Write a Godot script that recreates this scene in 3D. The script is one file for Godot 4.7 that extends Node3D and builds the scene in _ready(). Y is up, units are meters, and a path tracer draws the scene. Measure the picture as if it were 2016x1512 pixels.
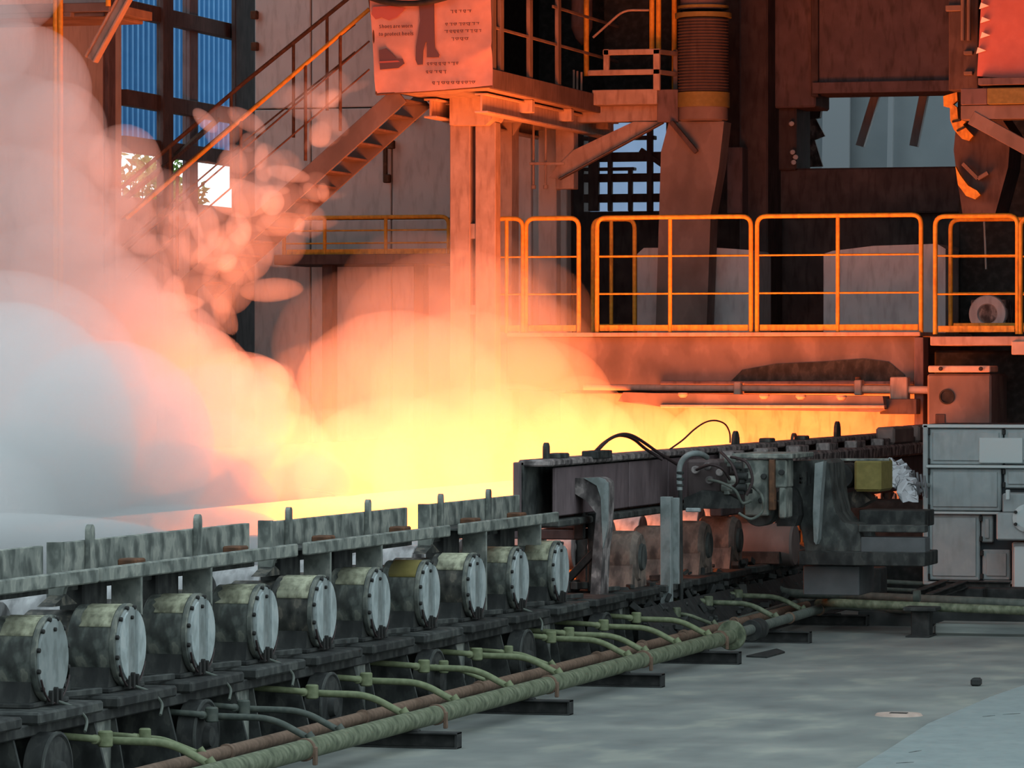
extends Node3D
# Steel plate mill: a glowing plate on a roller table, steam, pipes and the mill stand behind.
# World: +x runs along the roller table away from the camera, +y up, +z across the table towards the camera side. Floor at y = 0.

var M := {}
var used := {}
var rng := RandomNumberGenerator.new()

func _ready() -> void:
	rng.seed = 7
	# ---- camera
	var cam := Camera3D.new()
	cam.name = "camera"
	cam.fov = rad_to_deg(2.0 * atan(756.0 / 8500.0))
	cam.near = 0.5
	cam.far = 400.0
	add_child(cam)
	var eye := Vector3(-18.587, 2.0, 7.42)
	cam.look_at_from_position(eye, eye + Vector3(0.9628, -29.0 / 8500.0, -0.2703))
	# ---- sky and exposure
	var we := WorldEnvironment.new()
	we.name = "environment"
	add_child(we)
	var e := Environment.new()
	we.environment = e
	e.background_mode = Environment.BG_SKY
	e.sky = Sky.new()
	var sky := ProceduralSkyMaterial.new()
	sky.sky_top_color = Color(0.80, 0.87, 0.90)
	sky.sky_horizon_color = Color(0.92, 0.965, 0.975)
	sky.ground_bottom_color = Color(0.32, 0.33, 0.33)
	sky.ground_horizon_color = Color(0.45, 0.47, 0.48)
	e.sky.sky_material = sky
	e.background_energy_multiplier = 2.3
	e.tonemap_mode = Environment.TONE_MAPPER_LINEAR
	e.tonemap_exposure = 1.0
	e.volumetric_fog_enabled = true
	e.volumetric_fog_density = 0.0
	e.sdfgi_enabled = true
	e.ssao_enabled = true
	e.ssil_enabled = true
	# ---- the glow of the hot plate: a panel of light just above its upper face
	var glow := AreaLight3D.new()
	glow.name = "plate_glow"
	glow.area_size = Vector2(16.4, 2.9)
	glow.light_color = Color(1.0, 0.45, 0.22)
	glow.light_energy = 200.0
	glow.area_range = 60.0
	glow.shadow_enabled = true
	glow.position = Vector3(17.3, 0.93, -2.45)
	glow.basis = Basis(Vector3(1, 0, 0), Vector3(0, 0, 1), Vector3(0, -1, 0))
	add_child(glow)
	var under := AreaLight3D.new()
	under.name = "plate_underglow"
	under.area_size = Vector2(13.0, 2.9)
	under.light_color = Color(1.0, 0.45, 0.16)
	under.light_energy = 330.0
	under.area_range = 60.0
	under.shadow_enabled = true
	under.position = Vector3(19.0, 0.868, -2.45)
	under.basis = Basis(Vector3(1, 0, 0), Vector3(0, 0, -1), Vector3(0, 1, 0))
	add_child(under)
	# ---- build
	materials()
	setting()
	outside()
	table()
	motors()
	pipework()
	machinery()
	cabinets()
	mill()
	rails()
	platforms()
	stairs()
	steam()


# ------------------------------------------------------------------ mesh helpers
func S() -> SurfaceTool:
	var st := SurfaceTool.new()
	st.begin(Mesh.PRIMITIVE_TRIANGLES)
	st.set_smooth_group(-1)
	return st

func tri(st: SurfaceTool, a: Vector3, b: Vector3, c: Vector3) -> void:
	st.add_vertex(a)
	st.add_vertex(c)
	st.add_vertex(b)

func quad(st: SurfaceTool, a: Vector3, b: Vector3, c: Vector3, d: Vector3) -> void:
	tri(st, a, b, c)
	tri(st, a, c, d)

# a box with chamfered edges: centre, three half-axes, chamfer
func obox(st: SurfaceTool, c: Vector3, x: Vector3, y: Vector3, z: Vector3, bev := 0.006) -> void:
	if x.cross(y).dot(z) < 0.0:
		z = -z
	var ax := [x, y, z]
	var ln := [x.length(), y.length(), z.length()]
	bev = minf(bev, minf(ln[0], minf(ln[1], ln[2])) * 0.45)
	var dir := [x / ln[0], y / ln[1], z / ln[2]]
	st.set_smooth_group(-1)
	for k in 3:
		var i := (k + 1) % 3
		var j := (k + 2) % 3
		for sg in [-1.0, 1.0]:
			var o: Vector3 = c + ax[k] * sg
			var a: Vector3 = dir[i] * (ln[i] - bev) * sg
			var b: Vector3 = dir[j] * (ln[j] - bev)
			quad(st, o - a - b, o + a - b, o + a + b, o - a + b)
	for k in 3:
		var i := (k + 1) % 3
		var j := (k + 2) % 3
		for si in [-1.0, 1.0]:
			for sj in [-1.0, 1.0]:
				var e1: Vector3 = c + ax[i] * si + dir[j] * (ln[j] - bev) * sj
				var e2: Vector3 = c + ax[j] * sj + dir[i] * (ln[i] - bev) * si
				var h: Vector3 = dir[k] * (ln[k] - bev)
				if si * sj > 0.0:
					quad(st, e1 - h, e2 - h, e2 + h, e1 + h)
				else:
					quad(st, e2 - h, e1 - h, e1 + h, e2 + h)
	for sx in [-1.0, 1.0]:
		for sy in [-1.0, 1.0]:
			for sz in [-1.0, 1.0]:
				var cx: Vector3 = c + ax[0] * sx + dir[1] * (ln[1] - bev) * sy + dir[2] * (ln[2] - bev) * sz
				var cy: Vector3 = c + ax[1] * sy + dir[0] * (ln[0] - bev) * sx + dir[2] * (ln[2] - bev) * sz
				var cz: Vector3 = c + ax[2] * sz + dir[0] * (ln[0] - bev) * sx + dir[1] * (ln[1] - bev) * sy
				if sx * sy * sz > 0.0:
					tri(st, cx, cy, cz)
				else:
					tri(st, cx, cz, cy)

func bx(st: SurfaceTool, x0: float, y0: float, z0: float, x1: float, y1: float, z1: float, bev := 0.006) -> void:
	obox(st, Vector3(x0 + x1, y0 + y1, z0 + z1) / 2.0, Vector3(absf(x1 - x0) / 2.0, 0, 0), Vector3(0, absf(y1 - y0) / 2.0, 0), Vector3(0, 0, absf(z1 - z0) / 2.0), bev)

# box given by its face on a plane of constant x (z0, y0, z1, y1) and its x range
func bu(st: SurfaceTool, u0: float, u1: float, z0: float, y0: float, z1: float, y1: float, bev := 0.006) -> void:
	bx(st, u0, y0, z0, u1, y1, z1, bev)

# box given by its face on a plane of constant z (x0, y0, x1, y1) and its z range
func bs(st: SurfaceTool, z0: float, z1: float, x0: float, y0: float, x1: float, y1: float, bev := 0.006) -> void:
	bx(st, x0, y0, z0, x1, y1, z1, bev)

func bar(st: SurfaceTool, a: Vector3, b: Vector3, w: float, h: float, bev := 0.004, up := Vector3.UP) -> void:
	var d := b - a
	var n := d.normalized()
	var side := n.cross(up)
	if side.length() < 0.01:
		side = n.cross(Vector3.RIGHT)
	side = side.normalized()
	obox(st, (a + b) / 2.0, d / 2.0, side * w / 2.0, side.cross(n).normalized() * h / 2.0, bev)

func frame(n: Vector3) -> Array:
	var a := n.cross(Vector3.UP)
	if a.length() < 0.05:
		a = n.cross(Vector3.RIGHT)
	a = a.normalized()
	return [a, a.cross(n).normalized()]

# a round tube through points, with flat ends
func tube(st: SurfaceTool, pts: Array, r: float, n := 10, r1 := -1.0) -> void:
	var rings := []
	var prev := Vector3.ZERO
	for i in pts.size():
		var p: Vector3 = pts[i]
		var d := Vector3.ZERO
		if i > 0:
			d += (p - pts[i - 1]).normalized()
		if i < pts.size() - 1:
			d += (pts[i + 1] - p).normalized()
		d = d.normalized()
		var a: Vector3
		if i == 0:
			a = frame(d)[0]
		else:
			a = (prev - d * prev.dot(d)).normalized()
		prev = a
		var b := d.cross(a)
		var rad := r if r1 < 0.0 else lerpf(r, r1, float(i) / (pts.size() - 1))
		var ring := []
		for k in n:
			var t := TAU * k / n
			ring.append(p + (a * cos(t) + b * sin(t)) * rad)
		rings.append(ring)
	st.set_smooth_group(1)
	for i in rings.size() - 1:
		for k in n:
			var k2 := (k + 1) % n
			quad(st, rings[i][k], rings[i][k2], rings[i + 1][k2], rings[i + 1][k])
	st.set_smooth_group(-1)
	for k in n:
		var k2 := (k + 1) % n
		tri(st, pts[0], rings[0][k2], rings[0][k])
		tri(st, pts[-1], rings[-1][k], rings[-1][k2])

# points with rounded corners
func bend(pts: Array, rad: float, n := 4) -> Array:
	var out := [pts[0]]
	for i in range(1, pts.size() - 1):
		var p: Vector3 = pts[i]
		var a: Vector3 = (pts[i - 1] - p)
		var b: Vector3 = (pts[i + 1] - p)
		var l := minf(rad, minf(a.length(), b.length()) * 0.45)
		var p0 := p + a.normalized() * l
		var p2 := p + b.normalized() * l
		for k in n + 1:
			var t := float(k) / n
			out.append(p0 * (1 - t) * (1 - t) + p * 2.0 * t * (1 - t) + p2 * t * t)
	out.append(pts[-1])
	return out

# a lathe round the axis from o along d: profile of [radius, distance]
func lathe(st: SurfaceTool, o: Vector3, d: Vector3, prof: Array, n := 28, smooth := true) -> void:
	d = d.normalized()
	var f := frame(d)
	var g: Vector3 = d.cross(f[0])
	for i in prof.size() - 1:
		st.set_smooth_group(i + 2 if smooth else -1)
		for k in n:
			var t0 := TAU * k / n
			var t1 := TAU * (k + 1) / n
			var c0: Vector3 = f[0] * cos(t0) + g * sin(t0)
			var c1: Vector3 = f[0] * cos(t1) + g * sin(t1)
			var a: Vector3 = o + d * prof[i][1]
			var b: Vector3 = o + d * prof[i + 1][1]
			if prof[i][0] > 0.0001 and prof[i + 1][0] > 0.0001:
				quad(st, a + c0 * prof[i][0], a + c1 * prof[i][0], b + c1 * prof[i + 1][0], b + c0 * prof[i + 1][0])
			elif prof[i][0] > 0.0001:
				tri(st, a + c0 * prof[i][0], a + c1 * prof[i][0], b)
			else:
				tri(st, a, b + c1 * prof[i + 1][0], b + c0 * prof[i + 1][0])
	st.set_smooth_group(-1)

func cyl(st: SurfaceTool, a: Vector3, b: Vector3, r: float, n := 20, r2 := -1.0) -> void:
	var l := (b - a).length()
	var q := r if r2 < 0.0 else r2
	var c := minf(0.006, minf(r, l) * 0.2)
	lathe(st, a, b - a, [[0, 0], [r - c, 0], [r, c], [q, l - c], [q - c, l], [0, l]], n)

# an extruded outline: poly of Vector2 (in-plane), origin, axes X, Y, depth vector D
func prism(st: SurfaceTool, poly: Array, o: Vector3, X: Vector3, Y: Vector3, D: Vector3) -> void:
	var pk := PackedVector2Array(poly)
	var flip := X.cross(Y).dot(D) > 0.0
	if Geometry2D.is_polygon_clockwise(pk):
		pk.reverse()
	var idx := Geometry2D.triangulate_polygon(pk)
	st.set_smooth_group(-1)
	for i in range(0, idx.size(), 3):
		var q := [pk[idx[i]], pk[idx[i + 1]], pk[idx[i + 2]]]
		if (q[1] - q[0]).cross(q[2] - q[0]) < 0.0:
			q = [q[0], q[2], q[1]]
		var p := []
		for v in q:
			p.append(o + X * v.x + Y * v.y)
		if flip:
			tri(st, p[0], p[2], p[1])
			tri(st, p[0] + D, p[1] + D, p[2] + D)
		else:
			tri(st, p[0], p[1], p[2])
			tri(st, p[0] + D, p[2] + D, p[1] + D)
	for i in pk.size():
		var a := o + X * pk[i].x + Y * pk[i].y
		var j := (i + 1) % pk.size()
		var b := o + X * pk[j].x + Y * pk[j].y
		if flip:
			quad(st, a, b, b + D, a + D)
		else:
			quad(st, b, a, a + D, b + D)

# outline in (x, y) extruded from z0 to z1
func prism_s(st: SurfaceTool, poly: Array, z0: float, z1: float) -> void:
	prism(st, poly, Vector3(0, 0, z0), Vector3.RIGHT, Vector3.UP, Vector3(0, 0, z1 - z0))

# outline in (z, y) extruded from x0 to x1
func prism_u(st: SurfaceTool, poly: Array, x0: float, x1: float) -> void:
	prism(st, poly, Vector3(x0, 0, 0), Vector3.BACK, Vector3.UP, Vector3(x1 - x0, 0, 0))

# an I or H section between two points
func ibeam(st: SurfaceTool, a: Vector3, b: Vector3, w: float, h: float, t: float, up := Vector3.UP) -> void:
	var n := (b - a).normalized()
	var side := n.cross(up)
	if side.length() < 0.01:
		side = n.cross(Vector3.RIGHT)
	side = side.normalized()
	var v := side.cross(n).normalized()
	obox(st, (a + b) / 2.0 + v * (h - t) / 2.0, (b - a) / 2.0, side * w / 2.0, v * t / 2.0, 0.003)
	obox(st, (a + b) / 2.0 - v * (h - t) / 2.0, (b - a) / 2.0, side * w / 2.0, v * t / 2.0, 0.003)
	obox(st, (a + b) / 2.0, (b - a) / 2.0, side * t / 2.0, v * (h / 2.0 - t), 0.001)


# ------------------------------------------------------------------ objects
func numbered(called: String) -> String:
	var n: int = used.get(called, 0)
	used[called] = n + 1
	return called if n == 0 else "%s_%03d" % [called, n]

func thing(called: String, label: String, category: String, at := Vector3.ZERO, group := "") -> Node3D:
	var o := Node3D.new()
	o.name = numbered(called)
	add_child(o, true)
	o.position = at
	o.set_meta("label", label)
	o.set_meta("category", category)
	if group:
		o.set_meta("group", group)
	return o

# commit a mesh given in world coordinates as a part
func part(called: String, st: SurfaceTool, mat: Material, parent: Node, label := "", kind := "") -> MeshInstance3D:
	st.generate_normals()
	var o := MeshInstance3D.new()
	o.name = called
	o.mesh = st.commit()
	o.material_override = mat
	parent.add_child(o, true)
	if parent is Node3D and parent != self:
		var off := Vector3.ZERO
		var p: Node = parent
		while p != self and p != null:
			off += (p as Node3D).position
			p = p.get_parent()
		o.position = -off
	if label:
		o.set_meta("label", label)
	if kind:
		o.set_meta("kind", kind)
	return o

func struct(called: String, st: SurfaceTool, mat: Material, parent: Node = self) -> MeshInstance3D:
	return part(called, st, mat, parent, "", "structure" if parent == self else "")

func single(called: String, st: SurfaceTool, mat: Material, label: String, category: String, group := "") -> MeshInstance3D:
	var o := part(numbered(called), st, mat, self, label)
	o.set_meta("category", category)
	if group:
		o.set_meta("group", group)
	return o


# ------------------------------------------------------------------ materials
func grad(stops: Array) -> Gradient:
	var g := Gradient.new()
	var off := PackedFloat32Array()
	var col := PackedColorArray()
	for s in stops:
		off.append(s[0])
		col.append(s[1])
	g.offsets = off
	g.colors = col
	return g

func noise(freq: float, oct := 4, sd := 1, kind := FastNoiseLite.TYPE_SIMPLEX_SMOOTH) -> FastNoiseLite:
	var n := FastNoiseLite.new()
	n.noise_type = kind
	n.frequency = freq
	n.fractal_octaves = oct
	n.seed = sd
	return n

func ntex(freq: float, stops: Array, oct := 4, sd := 1, size := 512) -> NoiseTexture2D:
	var t := NoiseTexture2D.new()
	t.width = size
	t.height = size
	t.seamless = true
	t.noise = noise(freq, oct, sd)
	t.color_ramp = grad(stops)
	return t

func mat(c0: Color, c1: Color, scale: float, rough := 0.8, metal := 0.0, sd := 1, freq := 0.02, bump := 0.3) -> StandardMaterial3D:
	var m := StandardMaterial3D.new()
	m.albedo_texture = ntex(freq, [[0.2, c0.lerp(c1, 0.18)], [0.5, c0.lerp(c1, 0.45)], [0.8, c0.lerp(c1, 0.85)]], 5, sd)
	m.uv1_triplanar = true
	m.uv1_world_triplanar = true
	m.uv1_scale = Vector3.ONE * scale * 0.45
	m.roughness = rough
	m.metallic = metal
	m.metallic_specular = 0.35
	if bump > 0.5:
		m.normal_enabled = true
		m.normal_scale = bump
		m.normal_texture = bump_tex
	return m

# worn paint: hard-edged patches of three tones
func worn(dark: Color, base: Color, pale: Color, scale: float, sd: int, rough := 0.7) -> StandardMaterial3D:
	var m := mat(base, base, scale, rough, 0.0, sd)
	m.albedo_texture = ntex(0.016, [[0.12, dark], [0.36, dark.lerp(base, 0.5)], [0.46, base], [0.60, base.lerp(pale, 0.25)], [0.68, pale], [0.85, base.lerp(pale, 0.6)]], 6, sd)
	m.uv1_scale = Vector3(1.0, 0.6, 1.0) * scale
	return m

# streaks: stretched noise with dark runs downwards laid over a paint
func streaked(c0: Color, c1: Color, dirt: Color, scale: float, amount: float, sd := 3, rough := 0.8) -> StandardMaterial3D:
	var m := mat(c0, c1, scale, rough, 0.0, sd)
	m.detail_enabled = true
	m.detail_blend_mode = BaseMaterial3D.BLEND_MODE_MIX
	m.detail_uv_layer = BaseMaterial3D.DETAIL_UV_2
	m.uv2_triplanar = true
	m.uv2_world_triplanar = true
	m.uv2_scale = Vector3(1.0, 0.22, 1.0)
	var t := NoiseTexture2D.new()
	t.width = 512
	t.height = 512
	t.seamless = true
	t.noise = noise(0.02, 4, sd + 40)
	dirt.a *= 0.5
	var d0 := Color(dirt.r, dirt.g, dirt.b, 0.0)
	t.color_ramp = grad([[0.0, d0], [0.6 - amount * 0.4, d0], [1.0 - amount * 0.4, dirt]])
	m.detail_albedo = t
	return m

var bump_tex: NoiseTexture2D

func flat(c: Color, rough := 0.7, metal := 0.0) -> StandardMaterial3D:
	var m := StandardMaterial3D.new()
	m.albedo_color = c
	m.roughness = rough
	m.metallic = metal
	m.metallic_specular = 0.35
	return m

func lin(r: float, g: float, b: float) -> Color:
	return Color(r, g, b).linear_to_srgb()

func materials() -> void:
	bump_tex = NoiseTexture2D.new()
	bump_tex.width = 256
	bump_tex.height = 256
	bump_tex.seamless = true
	bump_tex.noise = noise(0.05, 4, 9)
	bump_tex.as_normal_map = true
	bump_tex.bump_strength = 3.0
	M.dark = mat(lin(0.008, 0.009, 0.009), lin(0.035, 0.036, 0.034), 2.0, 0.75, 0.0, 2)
	M.grime = worn(lin(0.009, 0.01, 0.01), lin(0.019, 0.021, 0.02), lin(0.036, 0.038, 0.035), 1.0, 5, 0.75)
	M.frame = worn(lin(0.016, 0.018, 0.017), lin(0.036, 0.04, 0.038), lin(0.062, 0.066, 0.06), 0.9, 11, 0.75)
	M.guard = worn(lin(0.05, 0.058, 0.052), lin(0.13, 0.143, 0.128), lin(0.22, 0.23, 0.20), 0.8, 15, 0.75)
	M.motor = worn(lin(0.018, 0.02, 0.018), lin(0.07, 0.08, 0.072), lin(0.17, 0.175, 0.145), 1.1, 21, 0.6)
	M.motor_dark = worn(lin(0.01, 0.011, 0.01), lin(0.035, 0.037, 0.033), lin(0.11, 0.10, 0.08), 1.2, 22, 0.7)
	M.cover = worn(lin(0.11, 0.125, 0.12), lin(0.16, 0.185, 0.182), lin(0.19, 0.21, 0.205), 1.0, 23, 0.55)
	M.cover_light = worn(lin(0.20, 0.23, 0.225), lin(0.27, 0.31, 0.31), lin(0.32, 0.35, 0.345), 1.3, 24, 0.55)
	M.yellowed = worn(lin(0.10, 0.10, 0.07), lin(0.27, 0.275, 0.19), lin(0.38, 0.385, 0.28), 2.2, 25, 0.7)
	M.yellow_plate = mat(lin(0.13, 0.11, 0.032), lin(0.19, 0.155, 0.05), 3.0, 0.7, 0.0, 26)
	M.rust = mat(lin(0.05, 0.026, 0.015), lin(0.13, 0.06, 0.032), 2.5, 0.85, 0.0, 27)
	M.pipe_green = worn(lin(0.04, 0.05, 0.03), lin(0.085, 0.10, 0.062), lin(0.14, 0.155, 0.105), 1.5, 28, 0.65)
	M.pipe_grey = streaked(lin(0.06, 0.075, 0.065), lin(0.13, 0.14, 0.12), Color(0.1, 0.1, 0.09, 0.8), 3.0, 0.35, 29, 0.65)
	M.pipe_brown = mat(lin(0.075, 0.048, 0.032), lin(0.16, 0.105, 0.075), 4.0, 0.75, 0.0, 30)
	M.branch = mat(lin(0.08, 0.10, 0.05), lin(0.17, 0.19, 0.11), 4.0, 0.6, 0.0, 31)
	M.branch_dark = mat(lin(0.03, 0.04, 0.035), lin(0.075, 0.085, 0.07), 4.0, 0.6, 0.0, 32)
	M.concrete = concrete()
	M.pit = mat(lin(0.014, 0.016, 0.016), lin(0.05, 0.052, 0.05), 0.8, 0.9, 0.0, 34)
	M.seagreen = streaked(lin(0.15, 0.185, 0.185), lin(0.185, 0.22, 0.215), Color(0.3, 0.32, 0.31, 0.5), 0.7, 0.2, 35, 0.55)
	M.cabinet = streaked(lin(0.20, 0.235, 0.24), lin(0.25, 0.285, 0.285), Color(0.36, 0.37, 0.35, 0.5), 1.2, 0.3, 36, 0.5)
	M.cabinet_dark = flat(lin(0.02, 0.026, 0.03), 0.7)
	M.cabinet_light = flat(lin(0.34, 0.39, 0.39), 0.45)
	M.yellow = streaked(lin(0.42, 0.20, 0.02), lin(0.62, 0.33, 0.035), Color(0.16, 0.09, 0.05, 0.9), 3.0, 0.22, 37, 0.55)
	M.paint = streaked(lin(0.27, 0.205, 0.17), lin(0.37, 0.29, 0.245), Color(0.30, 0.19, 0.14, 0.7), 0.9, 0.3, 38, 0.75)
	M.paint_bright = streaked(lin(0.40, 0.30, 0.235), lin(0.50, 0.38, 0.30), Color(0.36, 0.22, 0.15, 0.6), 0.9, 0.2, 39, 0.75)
	M.scorched = worn(lin(0.10, 0.08, 0.073), lin(0.135, 0.107, 0.098), lin(0.17, 0.135, 0.125), 0.25, 40, 0.85)
	M.brown = streaked(lin(0.09, 0.068, 0.072), lin(0.145, 0.11, 0.115), Color(0.1, 0.06, 0.055, 0.8), 0.5, 0.3, 41, 0.85)
	M.brown_dark = streaked(lin(0.045, 0.034, 0.034), lin(0.09, 0.068, 0.066), Color(0.09, 0.055, 0.05, 0.8), 0.5, 0.3, 42, 0.85)
	M.panel = streaked(lin(0.44, 0.42, 0.41), lin(0.52, 0.49, 0.47), Color(0.45, 0.38, 0.34, 0.5), 0.4, 0.25, 43, 0.85)
	M.box_white = streaked(lin(0.36, 0.38, 0.40), lin(0.46, 0.47, 0.48), Color(0.42, 0.38, 0.36, 0.6), 0.5, 0.3, 44, 0.8)
	M.blue = mat(lin(0.045, 0.19, 0.42), lin(0.07, 0.25, 0.5), 0.6, 0.6, 0.0, 45)
	M.pale_blue = mat(lin(0.38, 0.48, 0.68), lin(0.44, 0.54, 0.75), 0.5, 0.7, 0.0, 46)
	M.outdoor_grey = mat(lin(0.15, 0.17, 0.18), lin(0.18, 0.2, 0.21), 0.3, 0.85, 0.0, 47)
	M.outdoor_pale = flat(lin(0.20, 0.215, 0.225), 0.85)
	M.roller = worn(lin(0.10, 0.10, 0.10), lin(0.28, 0.28, 0.28), lin(0.38, 0.38, 0.38), 0.8, 54, 0.5)
	M.slate = mat(lin(0.055, 0.06, 0.062), lin(0.08, 0.085, 0.088), 1.0, 0.8, 0.0, 55)
	M.stand = worn(lin(0.04, 0.032, 0.028), lin(0.10, 0.08, 0.068), lin(0.17, 0.13, 0.105), 1.0, 56, 0.8)
	M.white = flat(lin(0.55, 0.55, 0.55), 0.6)
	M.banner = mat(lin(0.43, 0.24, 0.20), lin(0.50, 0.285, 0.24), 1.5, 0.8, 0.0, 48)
	M.ink = flat(lin(0.10, 0.06, 0.07), 0.8)
	M.ink_red = flat(lin(0.32, 0.10, 0.09), 0.8)
	M.red_sheet = mat(lin(0.38, 0.115, 0.095), lin(0.45, 0.145, 0.12), 1.2, 0.7, 0.0, 49)
	M.foil = flat(lin(0.2, 0.205, 0.215), 0.28, 0.85)
	M.hose = flat(lin(0.03, 0.02, 0.02), 0.6)
	M.bolt = flat(lin(0.015, 0.015, 0.014), 0.6)
	M.leaf = mat(lin(0.12, 0.2, 0.03), lin(0.3, 0.42, 0.08), 3.0, 0.7, 0.0, 50)
	var hot := mat(lin(0.10, 0.04, 0.02), lin(0.2, 0.07, 0.03), 1.0, 0.8, 0.0, 51)
	hot.emission_enabled = true
	hot.emission = Color(1.0, 0.47, 0.2)
	hot.emission_energy_multiplier = 10.0
	M.hot = hot
	M.scale = mat(lin(0.05, 0.02, 0.012), lin(0.14, 0.06, 0.035), 5.0, 0.9, 0.0, 52)
	M.mould = worn(lin(0.035, 0.03, 0.03), lin(0.10, 0.088, 0.085), lin(0.24, 0.21, 0.20), 0.9, 53, 0.85)

func concrete() -> StandardMaterial3D:
	var m := mat(lin(0.10, 0.113, 0.108), lin(0.175, 0.185, 0.168), 0.3, 0.75, 0.0, 33, 0.012, 0.4)
	m.detail_enabled = true
	m.detail_blend_mode = BaseMaterial3D.BLEND_MODE_MIX
	m.detail_uv_layer = BaseMaterial3D.DETAIL_UV_2
	m.uv2_triplanar = true
	m.uv2_world_triplanar = true
	m.uv2_scale = Vector3(0.07, 1, 0.13)
	var t := NoiseTexture2D.new()
	t.width = 1024
	t.height = 1024
	t.seamless = true
	t.noise = noise(0.012, 6, 77)
	t.color_ramp = grad([[0.0, Color(0.2, 0.21, 0.21, 0.4)], [0.35, Color(0.3, 0.31, 0.31, 0.12)], [0.5, Color(0.5, 0.5, 0.48, 0.0)], [0.62, Color(0.56, 0.57, 0.52, 0.10)], [0.8, Color(0.62, 0.62, 0.56, 0.24)]])
	m.detail_albedo = t
	return m

# ------------------------------------------------------------------ the building and what is seen through its openings
func setting() -> void:
	var st := S()
	bx(st, -30, -0.3, -45, 75, 0.0, 25, 0.0)
	var fl := struct("floor", st, M.concrete)
	st = S()
	bx(st, -6, 0.0, -5.2, 26, 0.008, 0.40, 0.0)
	part("pit_floor", st, M.pit, fl)
	st = S()
	prism(st, [Vector2(-3.004, 3.616), Vector2(0.589, 3.354), Vector2(2.837, 3.249), Vector2(3.581, 3.219), Vector2(5.327, 3.125), Vector2(6.34, 3.131), Vector2(7.395, 3.136), Vector2(8.412, 3.181), Vector2(12.5, 3.9), Vector2(12.5, 9.0), Vector2(-8.0, 9.0)], Vector3(0, 0.014, 0), Vector3.RIGHT, Vector3.BACK, Vector3(0, -0.02, 0))
	part("painted_slab", st, M.seagreen, fl)
	for c in [[Vector2(3.495, 3.355), Vector2(3.631, 3.397), 0.03], [Vector2(5.901, 3.339), Vector2(5.993, 3.397), 0.02], [Vector2(6.077, 3.427), Vector2(6.178, 3.514), 0.02], [Vector2(2.881, 3.404), Vector2(2.96, 3.48), 0.02]]:
		st = S()
		prism(st, [c[0], (c[0] + c[1]) / 2.0 + Vector2(c[2], 0), c[1], (c[0] + c[1]) / 2.0 - Vector2(c[2] * 0.4, 0)], Vector3(0, 0.0155, 0), Vector3.RIGHT, Vector3.BACK, Vector3(0, -0.003, 0))
		part("crack", st, M.pit, fl)
	# back wall on the right: brown plates round two openings
	st = S()
	var a := [-6.141, 3.946, -5.096, 5.072]
	var b := [-3.442, 4.444, -1.48, 5.368]
	bu(st, 33.0, 33.3, -7.5, 0.0, 8.0, a[1], 0.0)
	bu(st, 33.0, 33.3, -7.5, b[3], 8.0, 11.0, 0.0)
	bu(st, 33.0, 33.3, -7.5, a[1], a[0], b[3], 0.0)
	bu(st, 33.0, 33.3, a[0], a[3], a[2], b[3], 0.0)
	bu(st, 33.0, 33.3, a[2], a[1], b[0], b[3], 0.0)
	bu(st, 33.0, 33.3, b[0], a[1], b[2], b[1], 0.0)
	bu(st, 33.0, 33.3, b[2], a[1], 8.0, b[3], 0.0)
	struct("wall_back", st, M.brown_dark)
	# pale plate wall on the left of it, in separate sheets
	var w := Node3D.new()
	w.name = "wall_plated"
	add_child(w)
	w.set_meta("kind", "structure")
	var z0 := -9.411
	var zs := [z0, -8.699, -7.697, -6.955, -5.55]
	var yh := [0.0, 3.77, 5.09, 8.2, 11.0]
	for i in 4:
		for j in 4:
			st = S()
			bu(st, 30.0 + 0.012 * float((i * 3 + j) % 3), 30.2, zs[i] + 0.008, yh[j] + 0.008, zs[i + 1] - 0.008, yh[j + 1] - 0.008, 0.01)
			part("plate_panel", st, M.panel, w)
	st = S()
	bu(st, 30.2, 30.28, z0, 0.0, -5.55, 11.0, 0.0)
	part("backing", st, M.brown_dark, w)
	st = S()
	for p in [Vector3(30, 4.645, -7.691), Vector3(30, 4.245, -7.741), Vector3(30, 4.951, -7.017), Vector3(30, 4.958, -7.441), Vector3(30, 6.208, -9.391), Vector3(30, 5.834, -9.385)]:
		bx(st, 29.93, p.y - 0.05, p.z - 0.04, 30.02, p.y + 0.05, p.z + 0.04, 0.01)
	part("hinge", st, M.rust, w, "", "stuff")
	st = S()
	bu(st, 29.94, 29.99, -7.782, 4.242, -7.738, 4.614, 0.003)
	part("latch_rod", st, M.rust, w)
	# left wall with the glazed bay
	st = S()
	var y1 := 3.958
	bs(st, -10.2, -10.0, 12.2, 0.0, 27.15, 11.0, 0.0)
	bs(st, -10.2, -10.0, 27.15, 0.0, 31.6, y1, 0.0)
	bs(st, -10.2, -10.0, 31.6, 0.0, 33.3, 11.0, 0.0)
	struct("wall_left", st, M.panel)
	var win := Node3D.new()
	win.name = "window_1"
	add_child(win)
	win.set_meta("kind", "structure")
	for c in [[28.235, 28.676, -9.85, M.brown_dark], [29.404, 29.794, -9.95, M.brown], [30.591, 31.698, -9.8, M.brown_dark], [26.606, 26.939, -9.9, M.brown]]:
		st = S()
		bx(st, c[0], 0.0, c[2] - 0.1, c[1] - 0.12, 11.0, c[2] - 0.04, 0.01)
		bx(st, (c[0] + c[1]) / 2.0 - 0.2, 0.0, c[2] - 0.14, (c[0] + c[1]) / 2.0, 11.0, c[2] - 0.09, 0.005)
		part("mullion", st, c[3], win)
	for c in [[22.0, 6.085], [22.0, 5.071], [22.0, 4.547]]:
		st = S()
		bs(st, -10.05, -9.93, 27.15, c[1] - 0.09, 31.5, c[1] + 0.09)
		part("transom", st, M.brown_dark, win)
	st = S()
	bar(st, Vector3(27.052, 3.939, -9.9), Vector3(28.454, 4.405, -9.9), 0.05, 0.05)
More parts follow.
